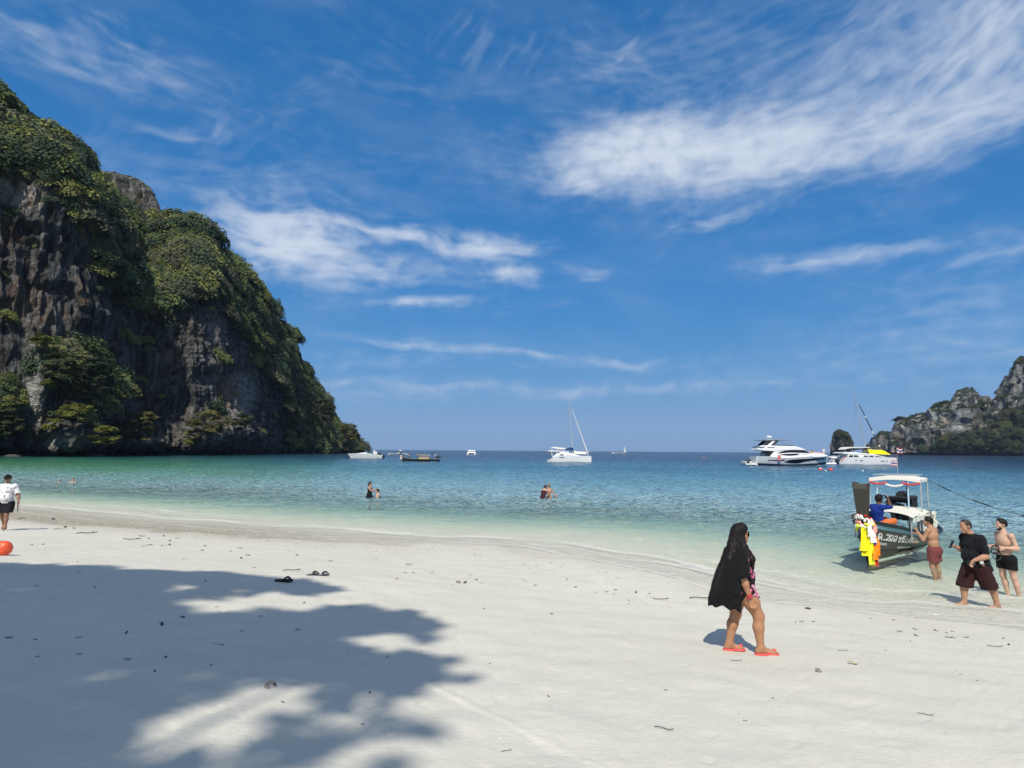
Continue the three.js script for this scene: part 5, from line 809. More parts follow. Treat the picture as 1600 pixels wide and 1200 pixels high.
// ---- the speedboat by the headland
{
  const W = onPlane(575, 716.3), D = drafter(350, 262, 1 / 47), t = thing('speedboat', 'white speedboat with a black outboard engine beside the tip of the headland', 'boat', W);
  const H = hullLoft([[D.P(565, 0)[0], 1.1, 1.05, .1, .3], [D.P(450, 0)[0], 1.25, 1.45, .15, .4], [D.P(300, 0)[0], 1.2, 1.6, .25, .4], [D.P(160, 0)[0], .75, 1.62, .4, .3], [D.P(95, 0)[0], .2, 1.58, .5, .1], [D.P(80, 0)[0], .03, 1.55, .5, .05]].reverse(), { rake: (x, y) => -(y - .4) * .8 * sstep(D.P(300, 0)[0], D.P(90, 0)[0], x), power: .4 });
  mesh('hull', [H.geo, sideStrip((a, b) => H.at(lerp(D.P(80, 0)[0], D.P(340, 0)[0], a), 1).lerp(H.at(lerp(D.P(80, 0)[0], D.P(340, 0)[0], a), -1), b), 20), D.slab([[555, 215], [570, 215], [562, 258], [552, 258]], -1.05, 1.05)], gel, t);
  mesh('cuddy', D.slab([[150, 190], [260, 176], [345, 172], [400, 190], [390, 200], [160, 200]], -.8, .8, { bevel: .12 }), gel, t);
  mesh('windscreen', D.slab([[335, 182], [362, 156], [372, 156], [410, 185]], -.85, .85, { bevel: .02 }), std(.05, .06, .07, .1), t);
  mesh('radar_arch', [1, -1].map((s) => D.slab([[428, 140], [448, 138], [500, 196], [452, 196]], s > 0 ? .95 : -1.1, s > 0 ? 1.1 : -.95, { bevel: .03 })).concat([D.slab([[428, 138], [448, 136], [456, 148], [434, 148]], -1.1, 1.1, { bevel: .03 })]), gel, t);
  each('seat', [new RoundedBoxGeometry(1.1, .7, 1.5, 2, .15).translate(...D.P(515, 195), 0)], rubber, t);
  mesh('outboard', [new RoundedBoxGeometry(.7, 1.0, .7, 3, .2).translate(...D.P(590, 225), 0), limb(V(...D.P(590, 245), 0), V(...D.P(600, 280), 0), .14, .1)], rubber, t);
  bather2('person in white sitting in the stern of the speedboat', V(W.x + D.P(508, 0)[0], W.y + .35, W.z + .3), Math.PI, clothMat(.6, .6, .6), clothMat(.03, .03, .04), .95);
}
// ---- far boats
{
  const W = onPlane(737, 710.6), t = thing('catamaran_boat', 'small white catamaran seen end-on, alone on the far water', 'boat', W);
  each('hull', [-2.3, 2.3].map((x) => new RoundedBoxGeometry(1.1, 1.7, 8, 3, .3).translate(x, .6, 0)), gel, t); mesh('bridge_deck', new RoundedBoxGeometry(5, .6, 7, 3, .2).translate(0, 1.3, 0), gel, t); const c = mesh('cabin', new RoundedBoxGeometry(4.6, 1.5, 4.5, 4, .4).translate(0, 2.2, 0), gel, t); mesh('window', new RoundedBoxGeometry(3.6, .6, .1, 2, .04).translate(0, 2.3, 2.25), tint, c);
}
{
  const W = onPlane(621, 710.4), t = thing('flat_boat', 'long low white boat far out behind the dark longtail boat', 'boat', W);
  mesh('hull', hullLoft([[-5.5, .1, .95, .2, .2], [-4, 1.2, .85, .2, .4], [2, 1.4, .75, .2, .4], [5.5, 1.0, .75, .2, .3]], { nu: 24, nv: 8 }).geo, gel, t); mesh('deck', new RoundedBoxGeometry(9, .2, 1.8, 2, .05).translate(.3, .72, 0), gel, t); mesh('console', new RoundedBoxGeometry(.9, .8, .9, 2, .15).translate(1, 1.1, 0), gel, t);
}
{
  const W = onPlane(966, 708.6), t = thing('sailing_boat', 'tiny white sailing boat on the horizon right of the catamaran', 'boat', W), k = 1.4;
  mesh('hull', hullLoft([[-8, .2, 1.5, .2, .3], [-5, 1.6, 1.4, .2, .5], [3, 1.7, 1.2, .2, .5], [7, .9, 1.3, .2, .3]], { nu: 24, nv: 8 }).geo, gel, t);
  mesh('sail', gridGeo(6, 12, (i, j) => V(7.5 + lerp(0, 2.6, i / 5) * (1 - j / 11), 1.5 + j / 11 * 8.5, .3 * Math.sin(i / 5 * 3) * (1 - j / 11))), canvasWhite, t); mesh('mast', limb(V(7.4, 1, 0), V(7.4, 11, 0), .12, .08), steel, t);
}

// ---- longtail boats
const GLYPH = {                                          // strokes of Thai letters in a unit box: polylines, and circles [x, y, r]
  d: [[[.22, .95], [.22, .4], [.35, .15], [.62, .12], [.84, .3], [.86, .95]], [[.22, .95], [.42, .75]], [.42, .62, .11]], k: [[.2, .22, .11], [[.3, .25], [.28, .92], [.78, .92], [.8, .12]], [[.8, .5], [.55, .4]]], n: [[.2, .22, .11], [[.3, .25], [.3, .95], [.72, .7]], [.78, .82, .11], [[.74, .15], [.74, .75]]], e: [[[.45, .1], [.45, .85]], [.58, .85, .11]],
  t: [[[.2, .95], [.2, .35], [.36, .14], [.5, .24], [.64, .14], [.84, .35], [.84, .95]], [[.2, .95], [.42, .72]], [.42, .6, .1]], y: [[.22, .22, .11], [[.3, .3], [.2, .5], [.3, .55], [.24, .92], [.78, .92], [.8, .12]]], o: [[[.2, .7], [.2, .92], [.8, .92], [.84, .3], [.6, .12], [.3, .14], [.18, .3]], [.3, .66, .1]], s: [[[.2, .95], [.2, .35], [.4, .14], [.7, .2], [.82, .4], [.82, .95]], [.36, .62, .1], [[.75, .12], [.92, .02]]], '^': [[[.1, -.08], [.3, -.02], [.6, -.05], [.8, -.25]], [.14, -.14, .07]],
};
function lettering(ctx, text, x, y, h, w) {
  ctx.lineWidth = h * .13; ctx.lineCap = ctx.lineJoin = 'round';
  for (const ch of text) {
    if (ch === ' ') { x += w * .5; continue; }
    if (ch === '^') x -= w * 1.08;
    if (GLYPH[ch]) for (const s of GLYPH[ch]) { ctx.beginPath(); if (typeof s[0] === 'number') ctx.arc(x + s[0] * w, y + s[1] * h, s[2] * h * .9, 0, 7); else s.forEach((p, i) => i ? ctx.lineTo(x + p[0] * w, y + p[1] * h) : ctx.moveTo(x + p[0] * w, y + p[1] * h)); ctx.stroke(); }
    else { ctx.font = 'bold ' + h * 1.25 + 'px sans-serif'; ctx.fillText(ch, x, y + h * .95); if (ch === '.') { x += w * .5; continue; } }
    x += w * 1.08;
  }
}
function decalTex(w, h, draw) { const c = document.createElement('canvas'); c.width = w; c.height = h; const g = c.getContext('2d'); draw(g); const t = new THREE.CanvasTexture(c); t.colorSpace = THREE.SRGBColorSpace; t.magFilter = THREE.LinearFilter; return t; }
function ribbon(a, b, w, sag, seed, n = 22) {            // a hanging strip of cloth
  const r = rng(seed), ph = r() * 6, tw = (r() - .5) * 1.2;
  return gridGeo(8, n, (i, j) => { const v = j / (n - 1), s = (i / 7 - .5) * w * (.75 + .5 * v), p = a.clone().lerp(b, v), an = tw * v + .5 * Math.sin(v * 5 + ph), fold = .022 * Math.sin(i * 1.6 + ph + v * 4); return V(p.x + Math.cos(an) * s + Math.sin(v * 6 + ph) * sag, p.y, p.z + Math.sin(an) * s + fold); });
}
const TURN = Math.atan2(.7694, .6388), BOW = V(9.46, 0, -18.2);
const wornWood = tileTex(512, (u, v) => .78 + .22 * fbm2(u * 6, v * 70, 4) + .1 * fbm2(u * 60, v * 60, 2), [.6, 1.2]);
{
  const O = BOW, t = thing('longtail_boat', 'wooden longtail boat with tall dark prow and white canopies, aground off the beach', 'boat', O, TURN);
  const rake = (x, y) => -Math.max(0, y) * .42 * (1 - sstep(0, 1.6, x));
  const H = hullLoft([[0, .05, 1.12, .1, .22], [.25, .22, 1.05, .25, .26], [.6, .36, .96, .3, .3], [1.2, .52, .84, .3, .34], [2.2, .72, .66, .26, .36], [3.5, .90, .48, .18, .36], [5, 1.0, .37, .14, .34], [6.1, .92, .36, .14, .3], [6.9, .70, .42, .14, .22]], { nu: 90, nv: 26, rake, power: .5, rise: 1.25, gather: 1.3,
    color: (x, y, z, w) => { const n = .85 + .3 * fbm2(x * 1.7, y * 9 + z, 3), aft = sstep(2.2, 4.5, x), low = 1 - sstep(-.02, .22, y + .05 * x - .1), q = z < 0 ? [.34, .35, .33] : [lerp(.085, .20, aft), lerp(.068, .215, aft), lerp(.05, .20, aft)]; const c = y < .28 - .045 * x && z > 0 ? [.075, .055, .038] : q; return c.map((v, i) => lerp(v, [.05, .04, .03][i], low * .6) * n); } });
  const hm = std(1, 1, 1, .6, { vertexColors: true }); const hull = mesh('hull', H.geo, hm, t);
  const strip = (s, w0, w1, out) => gridGeo(80, 3, (i, j) => { const p = H.at(6.9 * Math.pow(i / 79, 1.3), s * lerp(w0, w1, j / 2)); p.z += s * out; return p; });
  each('rubbing_strake', [strip(1, .90, .965, .012), strip(-1, .90, .965, .012)], std(.16, .33, .40, .6), t);
  each('boot_line', [strip(1, .50, .53, .006), strip(-1, .50, .53, .006)], std(.012, .012, .014, .6), t);
  const rail = (s) => new THREE.TubeGeometry(new THREE.CatmullRomCurve3(Array.from({ length: 40 }, (_, i) => { const p = H.at(6.9 * Math.pow(i / 39, 1.2), s); p.z += s * .012; p.y += .012; return p; })), 80, .036, 6);
  each('gunwale', [rail(1), rail(-1)], std(.02, .022, .026, .6), t);
  mesh('keel_board', limb(V(.1, -.06, .05), V(2.6, -.02, .62), .04, .03), std(.55, .54, .46, .7), t);
  const planks = []; for (let i = 0; i < 9; i++) { const x = .55 + i * .16, b = H.at(x, 1); planks.push([x, b.z * .93, b.y - .1]); }
  for (const [x, b, y] of planks) mesh('plank', new THREE.BoxGeometry(.145, .03, 2 * b).translate(x + rake(x, y), y, 0), teak, t);
  for (const x of [2.6, 3.6, 4.6, 5.6]) mesh('bench', new RoundedBoxGeometry(.26, .04, 1.6, 2, .012).translate(x, .30, 0), teak, t);
  mesh('floor', new THREE.BoxGeometry(5.4, .03, 1.2).translate(4.8, .02, 0), std(.10, .08, .06, .8), t);
  // the prow: a tall board that widens to the top
  const ps = new THREE.Shape(); ps.moveTo(-.075, -.2); ps.lineTo(-.095, .35); ps.lineTo(-.17, 1.32); ps.lineTo(.0, 1.27); ps.lineTo(.20, 1.30); ps.lineTo(.115, .35); ps.lineTo(.075, -.2);
  const prow = new THREE.ExtrudeGeometry(ps, { depth: .13, bevelEnabled: true, bevelSize: .018, bevelThickness: .018, bevelSegments: 2 }); prow.translate(0, 0, -.065); prow.rotateY(-Math.PI / 2 - .15); prow.rotateZ(.10); prow.translate(-.36, .75, .02);
  mesh('prow', prow, std(.05, .045, .032, .65, { map: wornWood }), t);
  const capG = new RoundedBoxGeometry(.15, .14, .33, 2, .02); capG.rotateY(-.15); capG.rotateZ(.1); capG.translate(-.50, 1.97, .03); mesh('prow_cap', capG, std(.075, .07, .055, .6), t);
  // lettering on the bow, sewn to the run of the planks
  const tex = decalTex(1100, 420, (g) => { g.fillStyle = g.strokeStyle = '#f2f0e6'; lettering(g, 'd.2oo', 20, 50, 150, 78); lettering(g, 'kn^etn^y', 420, 62, 140, 78); g.globalAlpha = .8; lettering(g, 'sdnty', 14, 240, 56, 36); g.globalAlpha = .95; g.font = 'bold 74px sans-serif'; g.fillText('ANDAMAN', 470, 350); });
  const patch = (s, x0, x1, w0, w1) => { const nx = 50, ny = 8, g = gridGeo(nx, ny, (i, j) => { const p = H.at(lerp(x0, x1, i / (nx - 1)), s * lerp(w0, w1, j / (ny - 1))); p.z += s * .008; return p; }, null, (i, j) => [s > 0 ? i / (nx - 1) : 1 - i / (nx - 1), j / (ny - 1)]); return g; };
  mesh('lettering', patch(1, .34, 3.5, .50, .89), new THREE.MeshPhysicalMaterial({ color: 0xffffff, map: tex, transparent: true, alphaTest: .35, roughness: .6, side: THREE.DoubleSide }), hull);
  const tex2 = decalTex(1024, 300, (g) => { g.fillStyle = g.strokeStyle = '#6a6f72'; lettering(g, 'd.2oo', 60, 60, 130, 100); lettering(g, 'kn^e', 600, 60, 120, 92); });
  mesh('lettering', patch(-1, .5, 3.2, .58, .88), new THREE.MeshPhysicalMaterial({ color: 0xffffff, map: tex2, transparent: true, alphaTest: .35, roughness: .6, side: THREE.DoubleSide }), hull);
  // canopies
  const roofG = gridGeo(18, 12, (i, j) => V(lerp(4.0, 5.25, i / 17), 2.03 + .09 * Math.cos((j / 11 - .5) * 2.9) + .02 * Math.sin(i * .9), lerp(-.72, .72, j / 11)));
  const hem = gridGeo(2, 12, (i, j) => V(4.0, 2.03 + .09 * Math.cos((j / 11 - .5) * 2.9) - .10 * i, lerp(-.72, .72, j / 11))), hem2 = [1, -1].map((s) => gridGeo(18, 2, (i, j) => V(lerp(4.0, 5.25, i / 17), 2.045 + .02 * Math.sin(i * .9) - .09 * j, s * .72)));
  const roof = mesh('canopy', [roofG, hem, ...hem2], canvasWhite, t);
  mesh('roof_rack', [limb(V(4.1, 2.16, -.6), V(4.1, 2.16, .6), .014, .014), limb(V(5.2, 2.16, -.6), V(5.2, 2.16, .6), .014, .014), limb(V(4.1, 2.16, -.6), V(5.2, 2.16, -.6), .014, .014), limb(V(4.1, 2.16, .6), V(5.2, 2.16, .6), .014, .014)], steel, roof);
  for (const [x, z, c] of [[4.02, -.71, 0], [4.02, .71, 0], [5.23, -.71, 0], [5.23, .71, 0], [4.04, -.5, 1], [4.04, .36, 1]]) mesh('post', limb(V(x, .3, z), V(x, 2.04, z), .022, .022, 8), c ? std(.4, .6, .72, .5) : steel, t);
  const low = gridGeo(22, 14, (i, j) => { const a = i / 21, b = j / 13 * 2 - 1; return V(lerp(1.9, 4.9, a), .98 + .20 * Math.sqrt(Math.max(0, 1 - b * b * .92)) + .03 * Math.sin(a * 9) - .04 * a, b * .80); });
  const lowHem = [1, -1].map((s) => gridGeo(22, 3, (i, j) => V(lerp(1.9, 4.9, i / 21), 1.035 - .04 * i / 21 - .07 * j, s * (.80 + .012 * Math.sin(i * 1.3) * j))));
  mesh('awning', [low, ...lowHem], clothMat(.70, .68, .58), t);
  for (const x of [2.0, 3.4, 4.8]) for (const z of [-.73, .73]) mesh('post', limb(V(x, .35, z), V(x, 1.06, z), .02, .02, 8), steel, t);
  mesh('spray_sheet', gridGeo(8, 8, (i, j) => V(lerp(4.4, 5.2, i / 7), lerp(1.0, .5, j / 7) - .05 * Math.sin(i), .9 + .06 * Math.sin(i * 1.4 + j))), clothMat(.66, .64, .5), t);
  mesh('dark_side_sheet', gridGeo(10, 8, (i, j) => V(lerp(2.6, 4.9, i / 9), lerp(1.0, .30, j / 7), -.80 + .03 * Math.sin(i * 2))), rubber, t);  // plain dark sheet along the far side below the awning
  // the engine on its pivot at the stern, and the long shaft
  { const e = [], r = rng(9); for (let i = 0; i < 34; i++) e.push(new RoundedBoxGeometry(.12 + .25 * r(), .1 + .22 * r(), .12 + .25 * r(), 1, .02).rotateY(r()).translate(5.7 + 1.0 * r(), .75 + .65 * r() * r(), -.5 + .64 * r())); e.push(new THREE.CylinderGeometry(.16, .16, .5, 14).rotateZ(Math.PI / 2).translate(6.2, 1.42, -.18), new THREE.CylinderGeometry(.11, .11, .7, 12).rotateX(Math.PI / 2).translate(5.9, 1.3, -.18));
    const eng = mesh('engine', e, std(.018, .018, .02, .5), t); mesh('exhaust_pipe', new THREE.TubeGeometry(new THREE.CatmullRomCurve3([V(5.9, 1.2, .0), V(5.8, 1.6, .05), V(5.75, 1.95, .05)]), 12, .035, 8), std(.03, .03, .035, .5), eng); mesh('tiller', limb(V(5.8, 1.1, -.3), V(4.7, 1.25, -.5), .028, .022), std(.3, .31, .32, .5), eng); mesh('shaft', limb(V(6.5, .9, -.18), V(9.0, -.25, -.4), .045, .03), steel, eng); }
  for (const [x, y, z] of [[3.96, 1.9, -.45], [3.96, 1.84, 0], [3.96, 1.9, .45]]) mesh('garland', Array.from({ length: 9 }, (_, i) => new THREE.SphereGeometry(.035, 8, 6).translate(x, y + .05 * Math.pow((i - 4) / 4, 2) - .02, z + (i - 4) * .055)), z ? std(.55, .05, .05, .8) : std(.75, .7, .68, .8), roof);
  const flagG = (w, h, ph) => gridGeo(14, 11, (i, j) => V(0, -h * j / 10, 0).add(V(w * i / 13, -.12 * w * i / 13 + .02 * Math.sin(i * .7 + ph), .06 * Math.sin(i * .6 + ph))), (i, j) => { const k = Math.min(5, Math.floor(j / 10 * 6)); return k === 0 || k === 5 ? [.5, .02, .03] : k === 1 || k === 4 ? [.7, .7, .7] : [.03, .03, .18]; });
  const fm = std(1, 1, 1, .8, { vertexColors: true });
  for (const [h, w, ph, dx] of [[.90, .25, 0, 0], [.50, .26, 2, .02]]) { const fp = mesh('flag', flagG(w, .17, ph), fm, roof); fp.position.set(4.6 + dx, 2.12 + h, .02); fp.rotation.y = h > .6 ? -2.3 : 2.4; }
  mesh('flag_pole', limb(V(4.6, 2.1, .0), V(4.6, 3.04, .02), .010, .007), steel, roof);
  const base = V(-.36, 0, .02).applyAxisAngle(V(0, 1, 0), TURN).add(O), g = thing('prow_garland', 'bundle of yellow, white and orange cloths tied round the prow of the longtail boat', 'garland', base);
  const cols = { yellow: clothMat(.85, .75, .02), lemon: clothMat(.75, .82, .05), white: clothMat(.8, .78, .75), orange: clothMat(.85, .25, .02), red: clothMat(.62, .04, .02), blue: clothMat(.03, .10, .42), pink: clothMat(.75, .35, .30), violet: clothMat(.08, .06, .25) };
  [['violet', -.13, .98, -.14, .35, .10, .12], ['yellow', -.06, 1.0, -.12, .33, .20, .16], ['yellow', -.02, .95, .0, .20, .24, .15], ['lemon', .02, 1.0, .07, -.02, .12, .2], ['white', .06, 1.08, .06, .70, .17, .22], ['white', .03, .88, .10, .55, .13, .24], ['blue', .15, .80, .16, .50, .10, .21], ['red', .14, .60, .17, -.05, .11, .2], ['orange', .17, .72, .18, .22, .16, .23], ['orange', .15, .45, .14, .12, .11, .25], ['pink', .17, 1.1, .18, .72, .12, .18]].forEach(([c, x, y, x2, y2, w, z], i) => mesh('cloth', ribbon(V(x, y, z), V(x2, y2, z + .05), w, .02, 300 + i), cols[c], g));
  const ring = (y, rr, c, n, sz) => mesh('flower_garland', Array.from({ length: n }, (_, i) => new THREE.SphereGeometry(sz, 8, 6).scale(1 + .3 * Math.sin(i * 7), 1 + .35 * Math.sin(i * 3.3), 1).translate(.02 + Math.cos(i / n * 6.283) * rr * (1 + .12 * Math.sin(i * 5.1)), y + .07 * Math.sin(i / n * 6.283 + .6 + y * 20) + .035 * Math.sin(i * 2.1), .02 + Math.sin(i / n * 6.283) * rr * (.95 + .12 * Math.cos(i * 4.3)))), c, g);
  ring(1.13, .17, cols.white, 26, .042); ring(1.06, .18, cols.pink, 24, .036); ring(1.0, .185, cols.white, 26, .040); ring(1.16, .18, cols.red, 14, .03); ring(.93, .2, cols.lemon, 22, .04);
  // the boatman
  const at = V(1.45, .74, .02).applyAxisAngle(V(0, 1, 0), TURN).add(O), J = { hip: [0, .12, 0], chest: [-.03, .46, 0], neck: [.01, .66, 0], head: [.05, .80, 0], shoulderL: [-.02, .59, -.17], shoulderR: [-.01, .59, .17], elbowL: [.04, .32, -.25], elbowR: [.22, .60, .22], wristL: [.25, .2, -.18], wristR: [.24, .84, .12], handL: { dir: [1, -.3, .2], up: [0, 1, 0], curl: .6 }, handR: { dir: [-.5, .6, -.4], up: [.8, .5, 0], curl: .5 }, hipL: [0, .10, -.1], hipR: [0, .10, .1], kneeL: [.34, .22, -.16], kneeR: [.36, .20, .16], ankleL: [.16, .0, -.05], ankleR: [.20, .0, .06], toeL: [.34, -.03, -.02], toeR: [.38, -.03, .10] };
  const p = person('person in a blue shirt and orange trousers sitting in the bow of the longtail boat', at, 12 * Math.PI / 180, J, { skin: skinMat(.12, .06, .035), bulk: 1.08, cell: .014, headYaw: .3 });
  garment(p, 'shirt', [...p.G.torso, p.G.arms[0], p.G.arms[3]], clothMat(.012, .035, .22), (x, y, z) => Math.max(.08 - y, y - .665), .018, .014, folds(.009, 10));
  garment(p, 'trousers', [p.G.torso[2], ...p.G.legs], clothMat(.62, .16, .04), (x, y, z) => Math.max(-.02 - y, y - .3), .022, .014, folds(.009, 10)); p.hy = .3; shortHair(p, blackHair, { top: true, grow: .016 });
  const box = V(4.35, .58, .72).applyAxisAngle(V(0, 1, 0), TURN).add(O), cb = thing('cool_box', 'white cool box standing on the side of the longtail boat under the awning', 'cool box', box, TURN);
  mesh('box', new RoundedBoxGeometry(.55, .42, .34, 3, .04), std(.72, .73, .74, .45), cb); mesh('lid', new RoundedBoxGeometry(.58, .07, .37, 3, .03).translate(0, .235, 0), std(.76, .77, .78, .4), cb); mesh('handle', new THREE.TubeGeometry(new THREE.QuadraticBezierCurve3(V(-.15, .1, .17), V(0, .0, .25), V(.15, .1, .17)), 10, .012, 6), rubber, cb);
  const bd = V(1.15, .86, -.36).applyAxisAngle(V(0, 1, 0), TURN).add(O), bk = thing('bundle', 'dark blue bundle of cloth beside the person sitting in the longtail boat', 'bundle', bd);
  mesh('cloth', netMesh([{ c: [0, 0, 0], r: [.14, .1, .12] }, { c: [.1, .08, .02], r: [.08, .08, .09] }], .015, { k: .05, noise: (x, y, z) => .02 * N3(x * 14, y * 14, z * 14) }), clothMat(.02, .05, .25), bk);
}
{
  const W = onPlane(656, 720.8), D = drafter(1160, 312, 1 / 61.4), t = thing('longtail_boat', 'dark longtail boat with a tan canopy moored far out beside the speedboat', 'boat', W), X = (x) => D.P(x, 0)[0];
  const H = hullLoft([[X(880), .06, 1.25, .1, .1], [X(930), .5, .85, .3, .25], [X(1010), .9, .6, .2, .3], [X(1200), 1.05, .52, .15, .3], [X(1465), .8, .55, .15, .25]], { rake: (x, y) => -Math.max(0, y - .3) * .6 * (1 - sstep(X(880), X(960), x)), nu: 50 });
  mesh('hull', H.geo, std(.02, .024, .02, .6), t);
  each('gunwale', [1, -1].map((s) => new THREE.TubeGeometry(new THREE.CatmullRomCurve3(Array.from({ length: 30 }, (_, i) => H.at(lerp(X(880), X(1465), i / 29), s))), 50, .05, 5)), std(.14, .12, .08, .7), t);
  mesh('prow', limb(V(...D.P(890, 262), 0), V(...D.P(838, 160), 0), .12, .2, 6), std(.05, .04, .03, .7), t);
  mesh('prow_cloth', [new THREE.SphereGeometry(.34, 10, 8).scale(1.2, .6, 1).translate(...D.P(855, 150), 0), ribbon(V(...D.P(870, 215), .2), V(...D.P(865, 275), .25), .35, .05, 61)], clothMat(.7, .66, .66), t); mesh('prow_cloth', [new THREE.SphereGeometry(.26, 10, 8).scale(1, .8, 1).translate(...D.P(862, 190), 0)], clothMat(.06, .09, .25), t); mesh('prow_cloth', ribbon(V(...D.P(875, 225), .25), V(...D.P(885, 285), .3), .3, .04, 62), clothMat(.7, .35, .32), t);
  mesh('canopy', D.slab([[1110, 206], [1310, 214], [1312, 228], [1112, 220]], -.85, .85), std(.36, .30, .18, .8), t);
  for (const z of [.8, -.85]) { mesh('side_panel', [D.slab([[1150, 240], [1310, 240], [1310, 280], [1150, 280]], z, z + .05, { bevel: 0 })], clothMat(.42, .33, .2), t); each('post', [1115, 1150, 1205, 1260, 1308].map((x) => D.rod([x, 285], [x, 215], z, .04)), std(.2, .16, .1, .7), t); }
  mesh('engine', [new RoundedBoxGeometry(.8, .6, .6, 2, .12).translate(...D.P(1440, 240), 0), new RoundedBoxGeometry(.5, .35, .5, 2, .1).translate(...D.P(1470, 236), .1)], std(.03, .03, .034, .5), t); mesh('shaft', limb(V(...D.P(1470, 245), 0), V(...D.P(1600, 300), .3), .05, .03), std(.05, .05, .055, .5), t);
  mesh('awning', D.slab([[1310, 178], [1380, 165], [1395, 175], [1330, 188]], -.7, .7, { bevel: .02 }), clothMat(.05, .1, .2), t); each('post', [D.rod([1335, 290], [1335, 180], .6, .04), D.rod([1390, 290], [1388, 170], .6, .04), D.rod([1335, 290], [1335, 180], -.6, .04)], steel, t);
  bather2('person in white standing in the stern of the moored dark longtail boat', V(W.x + X(1404), W.y + .35, W.z + .2), Math.PI, clothMat(.66, .68, .7), clothMat(.03, .03, .04));
  bather2('person standing in the bow of the moored dark longtail boat', V(W.x + X(985), W.y + .35, W.z), 0, clothMat(.55, .35, .3), clothMat(.03, .03, .04), .95);
  const bl = thing('water_barrel', 'pale blue barrel at the stern end of the canopy of the moored longtail boat', 'barrel', [W.x + X(1312), W.y + 1.3, W.z + .5]); mesh('drum', new THREE.CylinderGeometry(.2, .2, .5, 14).translate(0, .1, 0), std(.3, .5, .65, .5), bl); mesh('rim', new THREE.TorusGeometry(.2, .02, 6, 18).rotateX(Math.PI / 2).translate(0, .35, 0), std(.3, .5, .65, .5), bl);
}

// ------------------------------------------------------------------ foam at the water's edge
{
  const W = 1024, H = 64, d = new Uint8Array(W * H * 4);
  for (let y = 0; y < H; y++) for (let x = 0; x < W; x++) {
    const u = x / W, v = y / H, wrap = sstep(.8, 1, u), n = (a) => fbm2(a * 34, v * 5, 4) * .9 + .45 * fbm2(a * 120 + 9, v * 14, 3), f = lerp(n(u), n(u - 1), wrap), edge = sstep(0, .16, v) * (1 - sstep(.2, 1, v)), o = (y * W + x) * 4;
    d[o] = d[o + 1] = d[o + 2] = 255 * clamp(edge * (.52 + 1.0 * f), 0, 1); d[o + 3] = 255;
  }
  const a = new THREE.DataTexture(d, W, H); a.wrapS = THREE.RepeatWrapping; a.magFilter = THREE.LinearFilter; a.needsUpdate = true;
  const fm = (op) => new THREE.MeshPhysicalMaterial({ color: C(.80, .80, .76), roughness: .9, transparent: true, opacity: op, alphaMap: a, side: THREE.DoubleSide, specularIntensity: .2 });
  const bands = [], add = (pts, width, op, seed, lift = .012) => bands.push([pts, width, op, seed, lift]);
  const along = (x0, x1, off, amp, f) => { const out = []; for (let x = x0; x <= x1; x += .35) { let z = -60, lo = -70, hi = 5; for (let k = 0; k < 26; k++) { z = (lo + hi) / 2; shoreDist(x, z) < off + amp * N2(x * f, off * 7) ? lo = z : hi = z; } out.push(V(x, 0, z)); } return out; };
  add(along(-24, 9.6, .52, .3, .5), .40, .95, 1); add(along(-24, -3, -1.5, .3, .3), .9, .55, 2); add(along(-23, -9, -3.4, .4, .25), 1.0, .5, 3); add(along(-6, 6, -1.2, .35, .35), .7, .6, 4); add(along(.5, 5.2, -.5, .35, .5), .5, .8, 5); add(along(4.2, 10.5, -.8, .3, .6), .7, .5, 6); add(along(5, 10.5, -2.0, .3, .5), .9, .32, 7); add(along(-2, 5, 1.3, .35, .35), .22, .4, 8, .006);
  const geos = new Map();
  for (const [pts, width, op, seed, lift] of bands) {
    const n = pts.length, g = gridGeo(n, 6, (i, j) => { const p = pts[i], q = pts[Math.min(n - 1, i + 1)], o = pts[Math.max(0, i - 1)], t = q.clone().sub(o).normalize(), w = width * (.55 + .5 * N2(i * .09, seed)); const x = p.x + t.z * (j / 5) * w, z = p.z - t.x * (j / 5) * w; const s = shoreDist(x, z); return V(x, Math.max(ground(x, z), waveHeight(x, z, s, Math.hypot(x, z))) + lift, z); }, null, (i, j) => [i * .35 / 9 + seed * .137, j / 5]);
    if (!geos.has(op)) geos.set(op, []); geos.get(op).push(g);
  }
  const host = thing('sea_foam', 'thin lacy white foam where the small waves run out on the sand', null); host.userData.kind = 'stuff';
  for (const [op, g] of geos) mesh('foam_edge', g, fm(op), host);
}

// ------------------------------------------------------------------ things lying on the beach
const scrapMat = std(.05, .04, .03, .9), twigMat = std(.06, .048, .035, .9), paleLeafMat = std(.42, .36, .16, .8), greyStone = std(.22, .21, .18, .9);
function scrapGeo(seed) { const r = rng(seed), a = 1 + r(), g = gridGeo(7, 5, (i, j) => { const u = i / 6 * 2 - 1, v = j / 4 * 2 - 1; return V(u * .05 * a, .012 + .016 * u * u + .012 * Math.sin(u * 3 + seed) + .008 * v * v, v * .028 * Math.sqrt(Math.max(0, 1 - u * u)) + .006 * Math.sin(u * 4)); }); return g; }
function twigGeo(seed) { const r = rng(seed), pts = Array.from({ length: 5 }, (_, i) => V((i / 4 - .5) * .26, .012 + .02 * r(), (r() - .5) * .03)); return merge([new THREE.TubeGeometry(new THREE.CatmullRomCurve3(pts), 12, .006, 5), limb(pts[3], pts[3].clone().add(V(.04, .02, .03)), .005, .003, 4)]); }
function pebbleGeo(seed) { const g = new THREE.IcosahedronGeometry(.03, 2), p = g.attributes.position; for (let i = 0; i < p.count; i++) { const x = p.getX(i), y = p.getY(i), z = p.getZ(i), k = 1 + .25 * N3(x * 40 + seed, y * 40, z * 40); p.setXYZ(i, x * k * 1.3, y * k * .6 + .008, z * k); } g.computeVertexNormals(); return g; }
